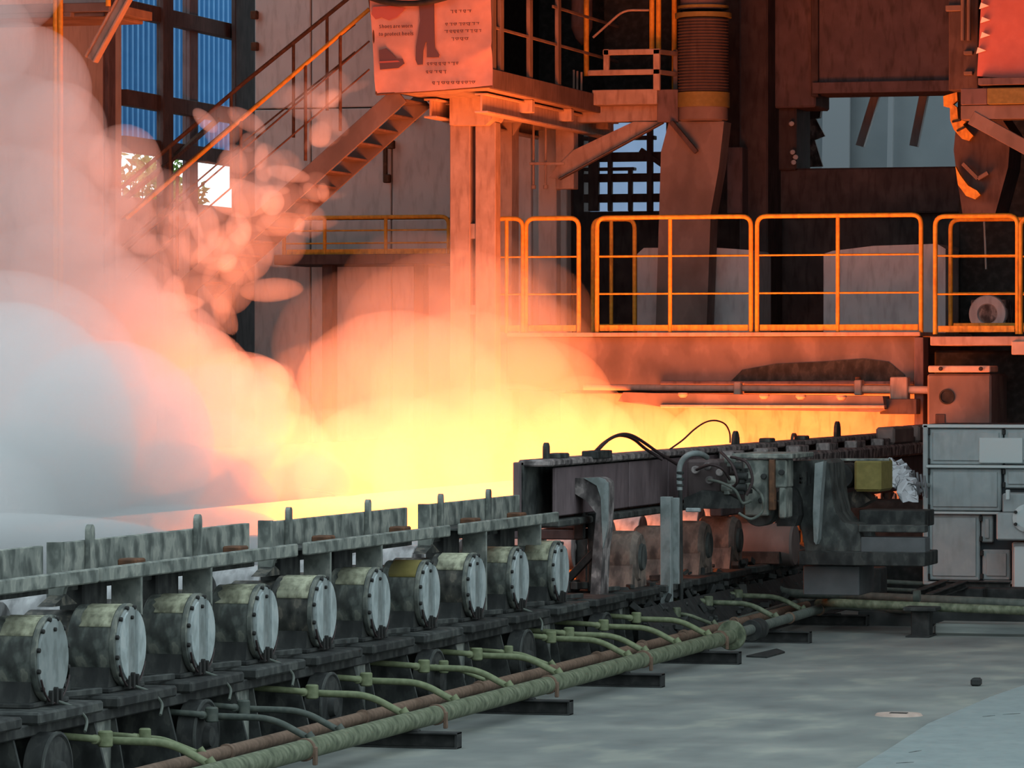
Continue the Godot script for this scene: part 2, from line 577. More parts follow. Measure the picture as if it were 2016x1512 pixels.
	bar(st, Vector3(28.454, 4.405, -9.9), Vector3(30.117, 4.985, -9.9), 0.05, 0.05)
	part("stay_rod", st, M.rust, win)
	# roof and the closed right side
	st = S()
	bx(st, 12.0, 11.0, -10.3, 33.4, 11.3, 8.3, 0.0)
	struct("ceiling", st, M.brown_dark)
	st = S()
	bs(st, 8.0, 8.3, 12.0, 0.0, 33.3, 11.0, 0.0)
	struct("wall_right", st, M.brown)
	st = S()
	bx(st, 12.0, 8.6, -10.2, 12.2, 11.0, 8.0, 0.0)
	struct("wall_front", st, M.brown)
	# grid of bars in the small opening
	var g := Node3D.new()
	g.name = "window_2"
	add_child(g)
	g.set_meta("kind", "structure")
	for r in [[-6.128, 4.557, -5.084, 4.669], [-6.128, 4.307, -5.084, 4.407], [-6.128, 4.821, -5.225, 4.870], [-6.128, 4.056, -5.084, 4.157], [-6.128, 4.447, -5.482, 4.485]]:
		st = S()
		bu(st, 32.9, 33.05, r[0], r[1], r[2], r[3])
		part("bar", st, M.brown_dark, g)
	for r in [[-5.309, 3.939, -5.239, 5.062], [-5.547, 3.942, -5.496, 4.479], [-5.805, 3.944, -5.753, 4.982], [-6.05, 3.947, -5.921, 5.073]]:
		st = S()
		bu(st, 32.86, 32.94, r[0], r[1], r[2], r[3])
		part("bar", st, M.brown_dark, g)
	st = S()
	bar(st, Vector3(32.9, 4.695, -5.393), Vector3(32.9, 4.473, -5.072), 0.07, 0.06)
	part("brace", st, M.brown_dark, g)
	# ragged cladding and struts in the wide opening
	g = Node3D.new()
	g.name = "window_3"
	add_child(g)
	g.set_meta("kind", "structure")
	st = S()
	prism_u(st, [Vector2(-3.475, 5.414), Vector2(-2.953, 5.404), Vector2(-3.116, 5.302), Vector2(-3.154, 5.056), Vector2(-3.255, 5.033), Vector2(-3.431, 5.011), Vector2(-3.418, 4.442), Vector2(-3.507, 4.443)], 32.9, 33.0)
	part("cladding", st, M.brown_dark, g)
	st = S()
	prism_u(st, [Vector2(-3.42, 5.02), Vector2(-3.194, 5.041), Vector2(-3.081, 4.83), Vector2(-3.207, 4.783), Vector2(-3.106, 4.46), Vector2(-3.42, 4.452)], 32.85, 32.9)
	part("torn_sheet", st, M.mould, g, "dull grey torn sheet in the left corner of the opening")
	st = S()
	bar(st, Vector3(32.9, 5.374, -2.443), Vector3(32.9, 4.701, -2.655), 0.10, 0.10)
	bar(st, Vector3(32.9, 5.364, -1.859), Vector3(32.9, 4.692, -1.995), 0.12, 0.10)
	part("strut", st, M.box_white, g)

func outside() -> void:
	# blue corrugated sheets of a shed standing beyond the left wall
	var shed := thing("corrugated_fence", "tall blue corrugated sheet screen seen through the windows at the upper left", "screen", Vector3(33, 0, -13))
	var yb := 5.052
	for k in 7:
		var x0 := 29.0 + k * 2.6
		var pl := []
		var n := 13
		for i in n:
			var x := x0 + i * 0.2
			for q in [[0.0, 0.0], [0.06, 0.0], [0.09, 0.05], [0.16, 0.05]]:
				pl.append(Vector2(x + q[0], -13.0 + q[1]))
		var back := []
		for p in pl:
			back.push_front(p + Vector2(0, -0.02))
		var st := S()
		prism(st, pl + back, Vector3(0, yb, 0), Vector3.RIGHT, Vector3.BACK, Vector3(0, 9.0 - yb, 0))
		part("sheet", st, M.blue, shed)
	for x in [29.3, 32.0, 34.8, 38.0, 41.0, 44.0]:
		var st := S()
		bx(st, x - 0.06, 0.0, -13.2, x + 0.06, 9.0, -13.06)
		part("post", st, M.brown_dark, shed)
	# yellow-green bushes beyond
	var k := 0
	for c in [[Vector3(40.741, 4.713, -15), 0.5, "yellow-green bush outside the leftmost low window pane"], [Vector3(41.805, 4.833, -15), 0.4, "small yellow-green bush outside, right of the larger bush"], [Vector3(42.681, 4.617, -15), 0.4, "pale green bush outside, just right of the dark window post"]]:
		var b := thing("bush", c[2], "bush", Vector3(c[0].x, 0, c[0].z))
		var st := S()
		var r := RandomNumberGenerator.new()
		r.seed = 5 + k
		for i in 260:
			var d: Vector3 = Vector3(r.randfn(), r.randfn(), r.randfn()).normalized() * c[1] * sqrt(r.randf()) * 1.1
			var o: Vector3 = c[0] + d
			var a := Vector3(r.randfn(), r.randfn(), r.randfn()).normalized() * 0.09
			var q := a.cross(Vector3(r.randfn(), r.randfn(), r.randfn())).normalized() * 0.035
			quad(st, o - a, o + q, o + a, o - q)
		part("foliage", st, M.leaf, b, "", "stuff")
		st = S()
		for i in 5:
			tube(st, [Vector3(c[0].x, 0, c[0].z), c[0] + Vector3(r.randf_range(-0.3, 0.3), 0.1, r.randf_range(-0.3, 0.3))], 0.02, 6, 0.008)
		part("stem", st, M.rust, b)
		k += 1
	# what closes the view behind the two openings of the back wall
	var st := S()
	bu(st, 46.0, 46.3, -10.292, 0.0, -7.385, 8.5)
	single("shed_wall", st, M.pale_blue, "pale blue sheet wall outdoors, seen through the barred opening", "wall")
	st = S()
	bu(st, 46.0, 46.3, -7.067, 0.0, -2.843, 8.5)
	single("shed_wall", st, M.outdoor_grey, "dull grey wall outdoors, seen through the wide opening at upper right", "wall")
	for c in [[Vector3(45.8, 6.214, -5.524), Vector3(45.8, 5.06, -5.602), 0.42, "broad pale upright leaning against the grey outdoor wall"], [Vector3(45.8, 6.199, -4.665), Vector3(45.8, 5.05, -4.821), 0.1, "thin pale upright standing before the grey outdoor wall"]]:
		st = S()
		bar(st, Vector3(45.8, 8.0, c[0].z), Vector3(45.8, 0.0, c[1].z), c[2], 0.08)
		single("strut_post", st, M.outdoor_pale, c[3], "post")


# ------------------------------------------------------------------ roller table: rollers, plate, guards, bed
func table() -> void:
	var proto: Node3D = null
	for n in range(-2, 26):
		var o: Node3D
		if proto == null:
			o = thing("table_roller", "dark steel roller lying across the table behind the side guards", "roller", Vector3(n, 0.0, -2.4), "rollers of the roller table")
			var st := S()
			lathe(st, Vector3(n, 0.70, -0.55), Vector3(0, 0, -1), [[0, 0], [0.06, 0], [0.06, 0.12], [0.165, 0.12], [0.17, 0.125], [0.17, 3.6], [0.06, 3.6], [0.06, 3.75], [0, 3.75]], 24)
			part("barrel", st, M.roller, o)
			for z in [-0.62, -4.22]:
				st = S()
				bx(st, n - 0.07, 0.0, z - 0.05, n + 0.07, 0.78, z + 0.05, 0.02)
				part("bearing_block", st, M.grime, o)
			proto = o
		else:
			o = proto.duplicate()
			o.name = numbered("table_roller")
			add_child(o, true)
		o.position = Vector3(n, 0.0, -2.4)
	# the hot plate with its loose scale
	var hp := thing("hot_steel_plate", "long glowing hot steel plate lying on the rollers behind the guards", "steel plate", Vector3(17.4, 0.875, -2.45))
	var st := S()
	bx(st, 9.2, 0.872, -3.95, 25.6, 0.92, -0.98, 0.01)
	part("glowing_slab", st, M.hot, hp)
	for k in 3:
		var y := 0.005 + 0.02 * k
		st = S()
		var p0: Vector3 = [Vector3(15.368, 1.012, -3.88), Vector3(15.853, 0.956, -3.88), Vector3(16.424, 0.889, -3.84)][k]
		var p1: Vector3 = [Vector3(16.978, 0.907, -3.88), Vector3(18.019, 0.851, -3.88), Vector3(18.539, 0.827, -3.84)][k]
		var pm := (p0 + p1) / 2.0 + Vector3(0, 0.008 - y * 0.2, 0)
		prism_s(st, [Vector2(p0.x, p0.y), Vector2(pm.x, pm.y + 0.01), Vector2(p1.x, p1.y), Vector2(p1.x, p1.y - 0.012), Vector2(pm.x, pm.y - 0.014)], p0.z - 0.04, p0.z)
		bx(st, pm.x - 0.02, 0.90, p0.z - 0.035, pm.x + 0.02, pm.y, p0.z - 0.01, 0.002)
		part("scale_flake", st, M.scale, hp)
	# far side guard
	var fg := thing("side_guard", "far side guard plate glowing orange beyond the hot steel plate", "guard", Vector3(12, 0, -4.4))
	st = S()
	bs(st, -4.46, -4.40, 9.2, 0.85, 25.8, 1.36)
	part("guard_plate", st, M.scorched, fg)
	st = S()
	bs(st, -4.46, -4.40, -3.0, 0.85, 9.1, 1.12)
	part("guard_plate", st, M.guard, fg)
	for i in 10:
		st = S()
		bx(st, -2.5 + i * 3.0, 0.0, -4.6, -2.35 + i * 3.0, 1.0, -4.47)
		part("leg", st, M.grime, fg)
	# near side guards
	side_guard(-2.27, 0.727, [-1.4], [-1.9], "weathered grey side guard cut off by the left picture edge, nearest the camera", 0)
	side_guard(0.866, 3.733, [1.298, 2.855], [1.431, 2.455], "weathered grey side guard with two rounded lugs, above the second to fourth motors", 1)
	side_guard(3.984, 6.672, [4.353, 5.821], [4.436, 5.395], "grey side guard in the middle of the row, brown blocks on its shelf", 2)
	side_guard(7.017, 9.229, [7.327, 8.414], [7.6, 8.9], "reddish lit side guard next to the dark machine with hoses", 3)
	bed()

func lug(st: SurfaceTool, x: float, z: float, y0: float, y1: float, w: float) -> void:
	var pl := [Vector2(x - w, y0), Vector2(x + w, y0)]
	for k in 9:
		var t := PI * k / 8.0
		pl.append(Vector2(x + cos(t) * w, y1 - w + sin(t) * w))
	prism_s(st, pl, z - 0.028, z)

func side_guard(x0: float, x1: float, lugs: Array, legs: Array, label: String, k: int) -> void:
	var o := thing("side_guard", label, "guard", Vector3((x0 + x1) / 2.0, 0, -0.2))
	var st := S()
	bs(st, -0.365, -0.335, x0 + 0.03, 0.95, x1, 1.155 + 0.005 * (k % 2), 0.004)
	part("guard_plate", st, M.guard, o)
	st = S()
	prism_u(st, [Vector2(-0.375, 0.86), Vector2(-0.305, 0.86), Vector2(-0.285, 0.94), Vector2(-0.26, 0.985), Vector2(-0.30, 1.03), Vector2(-0.30, 1.165), Vector2(-0.375, 1.165)], x0, x0 + 0.045)
	part("end_plate", st, M.guard, o)
	st = S()
	bs(st, -0.34, -0.115, x0 + 0.05, 0.998, x1 - 0.03, 1.015, 0.003)
	var shelf := part("shelf", st, M.frame, o)
	st = S()
	bs(st, -0.125, -0.095, x0 + 0.02, 0.975, x1 + 0.12, 1.045, 0.008)
	part("shelf_lip", st, M.guard, shelf)
	st = S()
	bs(st, -0.32, -0.30, x0 + 0.06, 0.925, x1 - 0.02, 0.998, 0.003)
	part("apron", st, M.frame, o)
	for x in lugs:
		st = S()
		lug(st, x, -0.305, 1.0, 1.245 - 0.008 * k, 0.026 + 0.006 * float(k < 2))
		part("lug", st, M.guard, o)
		st = S()
		bx(st, x + 0.22, 1.01, -0.26, x + 0.36, 1.06, -0.16, 0.008)
		part("block", st, M.rust, shelf, "small rusty block resting on the shelf")
	for x in legs:
		st = S()
		bx(st, x, 0.44, -0.26, x + 0.022, 0.98, -0.10, 0.004)
		part("leg", st, M.guard, o)
		st = S()
		bx(st, x - 0.34, 0.50, -0.40, x - 0.02, 0.99, -0.27, 0.01)
		part("bracket_box", st, M.grime, o)
	# rusty ridge piece at the foot of the end plate
	st = S()
	prism_s(st, [Vector2(x0 - 0.16, 0.862), Vector2(x0 + 0.02, 0.915), Vector2(x0 + 0.16, 0.862)], -0.36, -0.28)
	part("ridge_cap", st, M.motor_dark, o)

func bed() -> void:
	var o := thing("roller_table_frame", "dark grimy steel bed frame that carries the row of roller motors", "machine frame", Vector3(7, 0, -0.3))
	var st := S()
	bs(st, -0.62, 0.06, -3.0, 0.34, 20.0, 0.395)
	part("bed_beam", st, M.grime, o)
	st = S()
	bs(st, -0.60, -0.50, -3.0, 0.0, 20.0, 0.34)
	part("back_web", st, M.dark, o)
	for n in range(-1, 20):
		st = S()
		bx(st, n - 0.44, 0.395, -0.55, n + 0.36, 0.45, 0.115, 0.01)
		part("bed_plate", st, M.grime if n % 3 else M.frame, o)
		st = S()
		prism_u(st, [Vector2(-0.5, 0.345), Vector2(0.04, 0.345), Vector2(0.13, 0.0), Vector2(-0.5, 0.0)], n + 0.42, n + 0.44)
		part("rib", st, M.frame, o)
		st = S()
		prism_u(st, [Vector2(-0.5, 0.345), Vector2(0.04, 0.345), Vector2(0.10, 0.0), Vector2(-0.5, 0.0)], n - 0.30, n - 0.285)
		part("rib", st, M.frame, o)
		if n % 2 == 0:
			st = S()
			bx(st, n + 0.5, 0.0, -0.5, n + 0.72, 0.34, 0.02, 0.01)
			part("column", st, M.guard, o)
	# clutter lying between the motors
	for n in range(0, 11):
		st = S()
		bar(st, Vector3(n + 0.30, 0.475, -0.08), Vector3(n + 0.66, 0.47, -0.02), 0.03, 0.03)
		bar(st, Vector3(n + 0.32, 0.50, -0.25), Vector3(n + 0.68, 0.49, -0.2), 0.05, 0.05)
		bx(st, n + 0.34, 0.45, -0.36, n + 0.62, 0.53, -0.28, 0.01)
		part("packing_bar", st, M.frame, o)
	for i in 6:
		var n := -0.3 + 2.0 * i
		var names := ["cut off at the lower left corner", "below the third roller motor", "below the fifth roller motor", "below the seventh roller motor", "below the ninth roller motor", "below the bent grey arm"]
		var d := thing("round_cover", "dark rust brown half-hidden round cover " + names[i], "cover", Vector3(n, 0, 0.1))
		st = S()
		lathe(st, Vector3(n, 0.17, 0.05), Vector3(0, 0, 1), [[0, 0], [0.185, 0], [0.185, 0.09], [0.172, 0.10], [0.165, 0.094], [0, 0.094]], 36)
		var disc := part("disc", st, M.grime, d)
		st = S()
		lathe(st, Vector3(n, 0.17, 0.144), Vector3(0, 0, 1), [[0.06, 0], [0.05, 0.03], [0.0, 0.03]], 20)
		part("hub", st, M.grime, disc)
		st = S()
		lathe(st, Vector3(n, 0.17, 0.13), Vector3(0, 0, 1), [[0.178, 0], [0.188, 0.008], [0.188, 0.018], [0.176, 0.02]], 36)
		part("rim", st, M.frame, disc)


# ------------------------------------------------------------------ roller motors
func motors() -> void:
	var say := ["nearest at the left edge, plain grey round cover", "second from the left, bright side strips on its cover", "third from the left, under the rounded lug, striped cover", "fourth from the left, ragged pale patch on top", "fifth from the left, brown stained body and dull cover", "sixth from the left, cut by the guard leg above it", "seventh from the left, clean ochre yellow plate on top", "eighth from the left, dark mottled brown body", "ninth from the left, just before the high guard", "tenth from the left, glowing orange on its body"]
	for n in 10:
		motor(n, "grey roller motor, " + say[n])
	# bare bearing stands further along
	var far := ["first dark roller bearing stand right of the bent arm", "second dark roller bearing stand, behind the grey post", "third dark roller bearing stand, left of the red glow", "fourth dark roller bearing stand, beside the orange drum", "fifth dark roller bearing stand, behind the cast frame"]
	for i in 5:
		var n := 11.25 + i * 1.05
		var o := thing("bearing_stand", far[i], "stand", Vector3(n, 0.45, -0.05))
		var st := S()
		lathe(st, Vector3(n, 0.665, -0.30), Vector3(0, 0, 1), [[0, 0], [0.17, 0], [0.185, 0.02], [0.185, 0.26], [0.16, 0.30], [0, 0.30]], 28)
		part("housing", st, M.stand, o)
		st = S()
		prism_s(st, [Vector2(n - 0.24, 0.45), Vector2(n + 0.24, 0.45), Vector2(n + 0.17, 0.62), Vector2(n - 0.17, 0.62)], -0.28, -0.02)
		part("foot", st, M.stand, o)
		st = S()
		lathe(st, Vector3(n, 0.665, 0.0), Vector3(0, 0, 1), [[0.10, 0], [0.09, 0.02], [0, 0.02]], 20)
		part("cap", st, M.frame, o)

func motor(n: int, label: String) -> void:
	var x := float(n)
	var y := 0.666
	var o := thing("roller_motor", label, "motor", Vector3(x, 0.45, 0))
	var c := Vector3(x, y, 0)
	var st := S()
	lathe(st, c + Vector3(0, 0, -0.56), Vector3(0, 0, 1), [[0, 0], [0.12, 0], [0.165, 0.05], [0.168, 0.30], [0.192, 0.315], [0.192, 0.33]], 40)
	part("rear_housing", st, M.motor_dark, o)
	st = S()
	lathe(st, c + Vector3(0, 0, -0.25), Vector3(0, 0, 1), [[0.19, 0], [0.195, 0.005], [0.195, 0.225]], 48)
	var shell := part("body", st, M.motor_dark if n in [4, 7] else M.motor, o)
	st = S()
	lathe(st, c + Vector3(0, 0, -0.03), Vector3(0, 0, 1), [[0.195, 0], [0.203, 0.004], [0.203, 0.026], [0.198, 0.03], [0.0, 0.03]], 48)
	part("end_flange", st, M.motor, o)
	st = S()
	lathe(st, c, Vector3(0, 0, 1), [[0.186, 0], [0.184, 0.008], [0.180, 0.010], [0, 0.010]], 48)
	var cover := part("end_cover", st, M.cover, o)
	if n > 0:
		for sg in [-1.0, 1.0]:
			var pl := []
			for k in 13:
				var t := deg_to_rad(-68.0 + 136.0 * k / 12.0)
				pl.append(Vector2(sg * cos(t) * 0.176, sin(t) * 0.176))
			st = S()
			prism(st, pl, c + Vector3(0, 0, 0.009), Vector3.RIGHT, Vector3.UP, Vector3(0, 0, 0.012))
			part("cover_strip", st, M.cover_light, cover, "paler raised strip along the side of the cover")
	st = S()
	for k in 12:
		var t := TAU * (k + 0.5) / 12.0
		if k in [9, 8]:
			continue
		var p := c + Vector3(cos(t), sin(t), 0) * 0.188
		cyl(st, p + Vector3(0, 0, -0.002), p + Vector3(0, 0, 0.016), 0.011, 8)
	part("cover_bolts", st, M.bolt, cover, "", "stuff")
	st = S()
	cyl(st, c + Vector3(0, 0.135, 0.005), c + Vector3(0, 0.135, 0.022), 0.010, 10)
	part("plug", st, M.bolt, cover)
	# pale plate curved over the top
	st = S()
	var r := RandomNumberGenerator.new()
	r.seed = 90 + n
	var a0 := deg_to_rad(93.0)
	var a1 := deg_to_rad(149.0 + r.randf_range(-6, 8))
	var zf := -0.03
	var zb := -0.185 - r.randf_range(0, 0.03)
	var pts := []
	for k in 9:
		var t := lerpf(a0, a1, k / 8.0)
		var jag := r.randf_range(-0.022, 0.022) if n in [2, 3] else r.randf_range(-0.006, 0.006)
		pts.append([Vector3(cos(t), sin(t), 0), zb + jag])
	st.set_smooth_group(1)
	for k in 8:
		for layer in [[0.1955, 0.2005]]:
			var q0: Vector3 = pts[k][0]
			var q1: Vector3 = pts[k + 1][0]
			var f := Vector3(0, 0, zf)
			var g0 := Vector3(0, 0, pts[k][1])
			var g1 := Vector3(0, 0, pts[k + 1][1])
			quad(st, c + q0 * 0.2005 + f, c + q1 * 0.2005 + f, c + q1 * 0.2005 + g1, c + q0 * 0.2005 + g0)
			quad(st, c + q0 * 0.2005 + g0, c + q1 * 0.2005 + g1, c + q1 * 0.193 + g1, c + q0 * 0.193 + g0)
	var qa: Vector3 = pts[8][0]
	quad(st, c + qa * 0.2005 + Vector3(0, 0, pts[8][1]), c + qa * 0.2005 + Vector3(0, 0, zf), c + qa * 0.193 + Vector3(0, 0, zf), c + qa * 0.193 + Vector3(0, 0, pts[8][1]))
	part("top_plate", st, M.yellow_plate if n == 6 else M.yellowed, shell, "ochre yellow curved plate" if n == 6 else "pale yellowish plate with dark marks")
	st = S()
	prism_s(st, [Vector2(x - 0.21, 0.45), Vector2(x + 0.21, 0.45), Vector2(x + 0.165, 0.58), Vector2(x - 0.165, 0.58)], -0.24, -0.035)
	bx(st, x - 0.24, 0.45, -0.45, x + 0.24, 0.475, -0.01, 0.006)
	part("foot", st, M.grime, o)
	st = S()
	var cab := []
	for k in 11:
		var t := deg_to_rad(205.0 + 130.0 * k / 10.0)
		cab.append(c + Vector3(cos(t) * 0.192, sin(t) * 0.205, 0.016))
	tube(st, cab, 0.0055, 6)
	part("cable", st, M.hose, o)
	for dx in [-0.06, 0.0, 0.055]:
		st = S()
		lug(st, x + dx, 0.028, y - 0.205, y - 0.15 - absf(dx) * 0.2 + 0.02, 0.011)
		part("clamp_lug", st, M.bolt, o)
	if n in [0, 1, 2, 3, 8]:
		st = S()
		tube(st, bend([c + Vector3(0.03, -0.2, 0.02), c + Vector3(0.06, -0.23, 0.10), c + Vector3(0.14, -0.29, 0.12), c + Vector3(0.08, -0.34, 0.13)], 0.05), 0.008, 6)
		part("loose_cable", st, M.pipe_grey, o)

# ------------------------------------------------------------------ pipes on the floor along the table
func pipework() -> void:
	var o := thing("water_main", "thick mossy green water pipe running along the floor, flange at its far end", "pipe", Vector3(4, 0, 0.72))
	var st := S()
	tube(st, [Vector3(-3.0, 0.14, 0.72), Vector3(11.0, 0.128, 0.72)], 0.05, 20)
	part("pipe", st, M.pipe_green, o)
	st = S()
	lathe(st, Vector3(10.95, 0.135, 0.72), Vector3(1, 0, 0), [[0, 0], [0.10, 0], [0.105, 0.008], [0.105, 0.03], [0.1, 0.04], [0, 0.04]], 28)
	part("flange", st, M.pipe_green, o)
	st = S()
	lathe(st, Vector3(11.6, 0.13, 0.72), Vector3(1, 0, 0), [[0, 0], [0.075, 0], [0.078, 0.008], [0.078, 0.25], [0.07, 0.26], [0, 0.26]], 24)
	part("flange", st, M.grime, o)
	for x in [1.498, 3.74, 6.049, 8.377, 10.578]:
		st = S()
		lathe(st, Vector3(x, 0.134, 0.72), Vector3(1, 0, 0), [[0.045, 0], [0.057, 0.002], [0.057, 0.03], [0.045, 0.032]], 24)
		bx(st, x + 0.002, 0.06, 0.765, x + 0.03, 0.15, 0.785, 0.003)
		part("clamp", st, M.pipe_brown, o)
	o = thing("drain_pipe", "thinner grey pipe continuing from the green main to the right hand corner", "pipe", Vector3(13, 0, 0.72))
	st = S()
	tube(st, bend([Vector3(11.0, 0.135, 0.72), Vector3(14.6, 0.16, 0.72), Vector3(14.7, 0.132, 1.011), Vector3(14.5, 0.136, 1.37)], 0.15), 0.036, 14)
	part("pipe", st, M.pipe_grey, o)
	for x in [12.9, 14.0]:
		st = S()
		lathe(st, Vector3(x, 0.149, 0.72), Vector3(1, 0, 0), [[0.03, 0], [0.044, 0.002], [0.044, 0.03], [0.03, 0.032]], 20)
		part("clamp", st, M.pipe_brown, o)
	o = thing("return_pipe", "reddish brown pipe lying just behind the thick green pipe", "pipe", Vector3(4, 0, 0.5))
	st = S()
	tube(st, [Vector3(-3.0, 0.155, 0.46), Vector3(14.8, 0.14, 0.46)], 0.033, 14)
	part("pipe", st, M.pipe_brown, o)
	for x in [1.091, 3.255, 5.477, 8.2, 9.4, 10.6, 12.2]:
		st = S()
		lathe(st, Vector3(x, 0.15, 0.46), Vector3(1, 0, 0), [[0.03, 0], [0.042, 0.002], [0.042, 0.03], [0.03, 0.032]], 18)
		part("clamp", st, M.pipe_brown, o)
	for k in 3:
		st = S()
		tube(st, [Vector3(12.0 + k * 0.3, 0.12, 0.33 - k * 0.12), Vector3(16.2, 0.16, 0.33 - k * 0.12)], 0.024, 10)
		single("small_pipe", st, M.pipe_green if k % 2 else M.pipe_grey, ["thin grey pipe on the floor, third behind the grey continuation pipe", "thin green pipe on the floor between two grey ones", "thin grey pipe on the floor closest to the bearing stands"][k], "pipe")
	# supports
	var where := ["lowest in the picture, near its bottom edge", "second from the bottom along the green pipe", "third from the bottom along the green pipe", "below the green pipe's end flange", "just beyond the green pipe's end flange", "last one before the right hand cross pipes"]
	var xs := [3.2, 5.5, 7.75, 9.95, 12.3, 14.5]
	for i in 6:
		o = thing("pipe_support", "black steel channel foot under the pipes, " + where[i], "support", Vector3(xs[i], 0, 0.6))
		st = S()
		var x: float = xs[i]
		bx(st, x, 0.075, 0.10, x + 0.10, 0.085, 1.0, 0.002)
		bx(st, x, 0.0, 0.10, x + 0.10, 0.008, 1.0, 0.002)
		bx(st, x + 0.046, 0.008, 0.10, x + 0.054, 0.075, 0.99, 0.001)
		part("channel", st, M.dark, o)
		st = S()
		bx(st, x + 0.01, 0.0, 0.985, x + 0.10, 0.085, 1.0, 0.002)
		part("end_plate", st, M.dark, o)
		st = S()
		bx(st, x + 0.02, 0.084, 0.40, x + 0.08, 0.118, 0.52, 0.003)
		bx(st, x + 0.02, 0.084, 0.66, x + 0.08, 0.095, 0.78, 0.003)
		part("saddle", st, M.dark, o)
	# branches from the mains to the bed
	var br := [
		[0.26, 0, "first branch pipe at the bottom edge, pale green with a bent step"],
		[0.78, 1, "second branch pipe from the bottom edge, green and nearly straight"],
		[1.72, 2, "dark grey branch pipe below the fourth motor, nearer of two"],
		[2.20, 2, "dark grey branch pipe below the fifth motor, farther of two"],
		[3.30, 0, "green branch pipe below the sixth motor, next after the dark grey pair"],
		[4.25, 0, "green branch pipe below the seventh motor, just left of a dark disc"],
		[5.35, 0, "green branch pipe below the eighth motor, with a thin one beside it"],
		[5.75, 1, "thin green branch pipe below the eighth motor, ending on the brown pipe"],
		[6.45, 0, "green branch pipe below the ninth motor with a long bend"],
		[7.15, 1, "thin green branch pipe below the tenth motor, ending on the brown pipe"],
		[8.15, 0, "green branch pipe in front of the bent arm, nearer of a close pair"],
		[8.60, 0, "green branch pipe in front of the bent arm, farther of a close pair"],
		[9.50, 0, "green branch pipe ending just left of the green end flange"],
		[10.40, 0, "green branch pipe ending right behind the green end flange"],
		[11.60, 1, "thin branch pipe beyond the green end flange"],
		[12.60, 0, "bent branch pipe over the grey continuation pipe, nearer of two"],
		[13.60, 0, "bent branch pipe over the grey continuation pipe, farther of two"]]
	for b in br:
		branch(b[0], b[1], b[2])
	# cross pipes at the right and the kerb
	st = S()
	tube(st, bend([Vector3(15.6, 0.302, -0.08), Vector3(15, 0.222, 0.241), Vector3(14.4, 0.191, 2.569)], 0.12), 0.036, 14)
	tube(st, [Vector3(14.4, 0.244, 1.388), Vector3(14.4, 0.245, 1.436)], 0.05, 14)
	single("cross_pipe", st, M.pipe_grey, "upper grey pipe crossing the right side in front of the cabinets", "pipe")
	st = S()
	tube(st, bend([Vector3(14.6, 0.167, 0.595), Vector3(13.6, 0.228, 0.91), Vector3(13.4, 0.193, 2.716)], 0.1), 0.034, 14)
	single("cross_pipe", st, M.pipe_green, "lower greenish pipe crossing the right side, resting on a black post", "pipe")
	st = S()
	tube(st, [Vector3(16.9, 0.236, 0.502), Vector3(17.6, 0.179, 0.968)], 0.02, 10)
	tube(st, [Vector3(16.7, 0.183, 0.541), Vector3(17.6, 0.119, 0.968)], 0.016, 10)
	single("small_pipe", st, M.pipe_grey, "pair of thin pipes just left of the grey cabinet's foot", "pipe")
	o = thing("pipe_post", "black square post carrying the lower cross pipe on the right", "post", Vector3(13.4, 0.199, 1.632))
	st = S()
	var pb := [1.563, -0.037, 1.702, 0.192]
	bu(st, 13.32, 13.48, pb[0], 0.0, pb[2], pb[3])
	bu(st, 13.2, 13.6, pb[0] - 0.02, 0.0, pb[2] + 0.02, 0.012)
	part("post", st, M.dark, o)
	st = S()
	bu(st, 13.25, 13.5, pb[0] - 0.05, pb[3], pb[2] + 0.06, pb[3] + 0.03)
	part("saddle", st, M.grime, o)
	st = S()
	bu(st, 13.5, 13.9, 1.699, 0.0, 6.0, 0.09, 0.02)
	single("kerb", st, M.concrete, "low pale concrete kerb on the floor at the right edge", "kerb")
	st = S()
	lathe(st, Vector3(Vector2(6.024, 2.831).x, 0.0, Vector2(6.024, 2.831).y), Vector3.UP, [[0.14, 0.0], [0.13, 0.012], [0.0, 0.014]], 28)
	var dc := thing("floor_cap", "pale round cap with a dark slot set in the concrete floor", "cap", Vector3(Vector2(6.024, 2.831).x, 0, Vector2(6.024, 2.831).y))
	part("disc", st, M.paint, dc)
	st = S()
	bx(st, dc.position.x - 0.03, 0.012, dc.position.z - 0.05, dc.position.x + 0.03, 0.0165, dc.position.z + 0.05, 0.002)
	part("slot", st, M.dark, dc)
	st = S()
	bx(st, Vector2(8.462, 2.873).x - 0.05, 0.0, Vector2(8.462, 2.873).y - 0.03, Vector2(8.462, 2.873).x + 0.05, 0.05, Vector2(8.462, 2.873).y + 0.03, 0.015)
	single("small_block", st, M.dark, "small dark block lying alone on the concrete floor at right", "block")
	# loose bars on the floor beside the supports
	st = S()
	prism(st, [Vector2(10.721, 0.882), Vector2(11.527, 0.925), Vector2(11.217, 1.05), Vector2(10.655, 1.041), Vector2(10.682, 0.941)], Vector3(0, 0.012, 0), Vector3.RIGHT, Vector3.BACK, Vector3(0, -0.012, 0))
	single("scrap_plate", st, M.dark, "dark flat scrap plate on the floor right of the end flange", "plate")

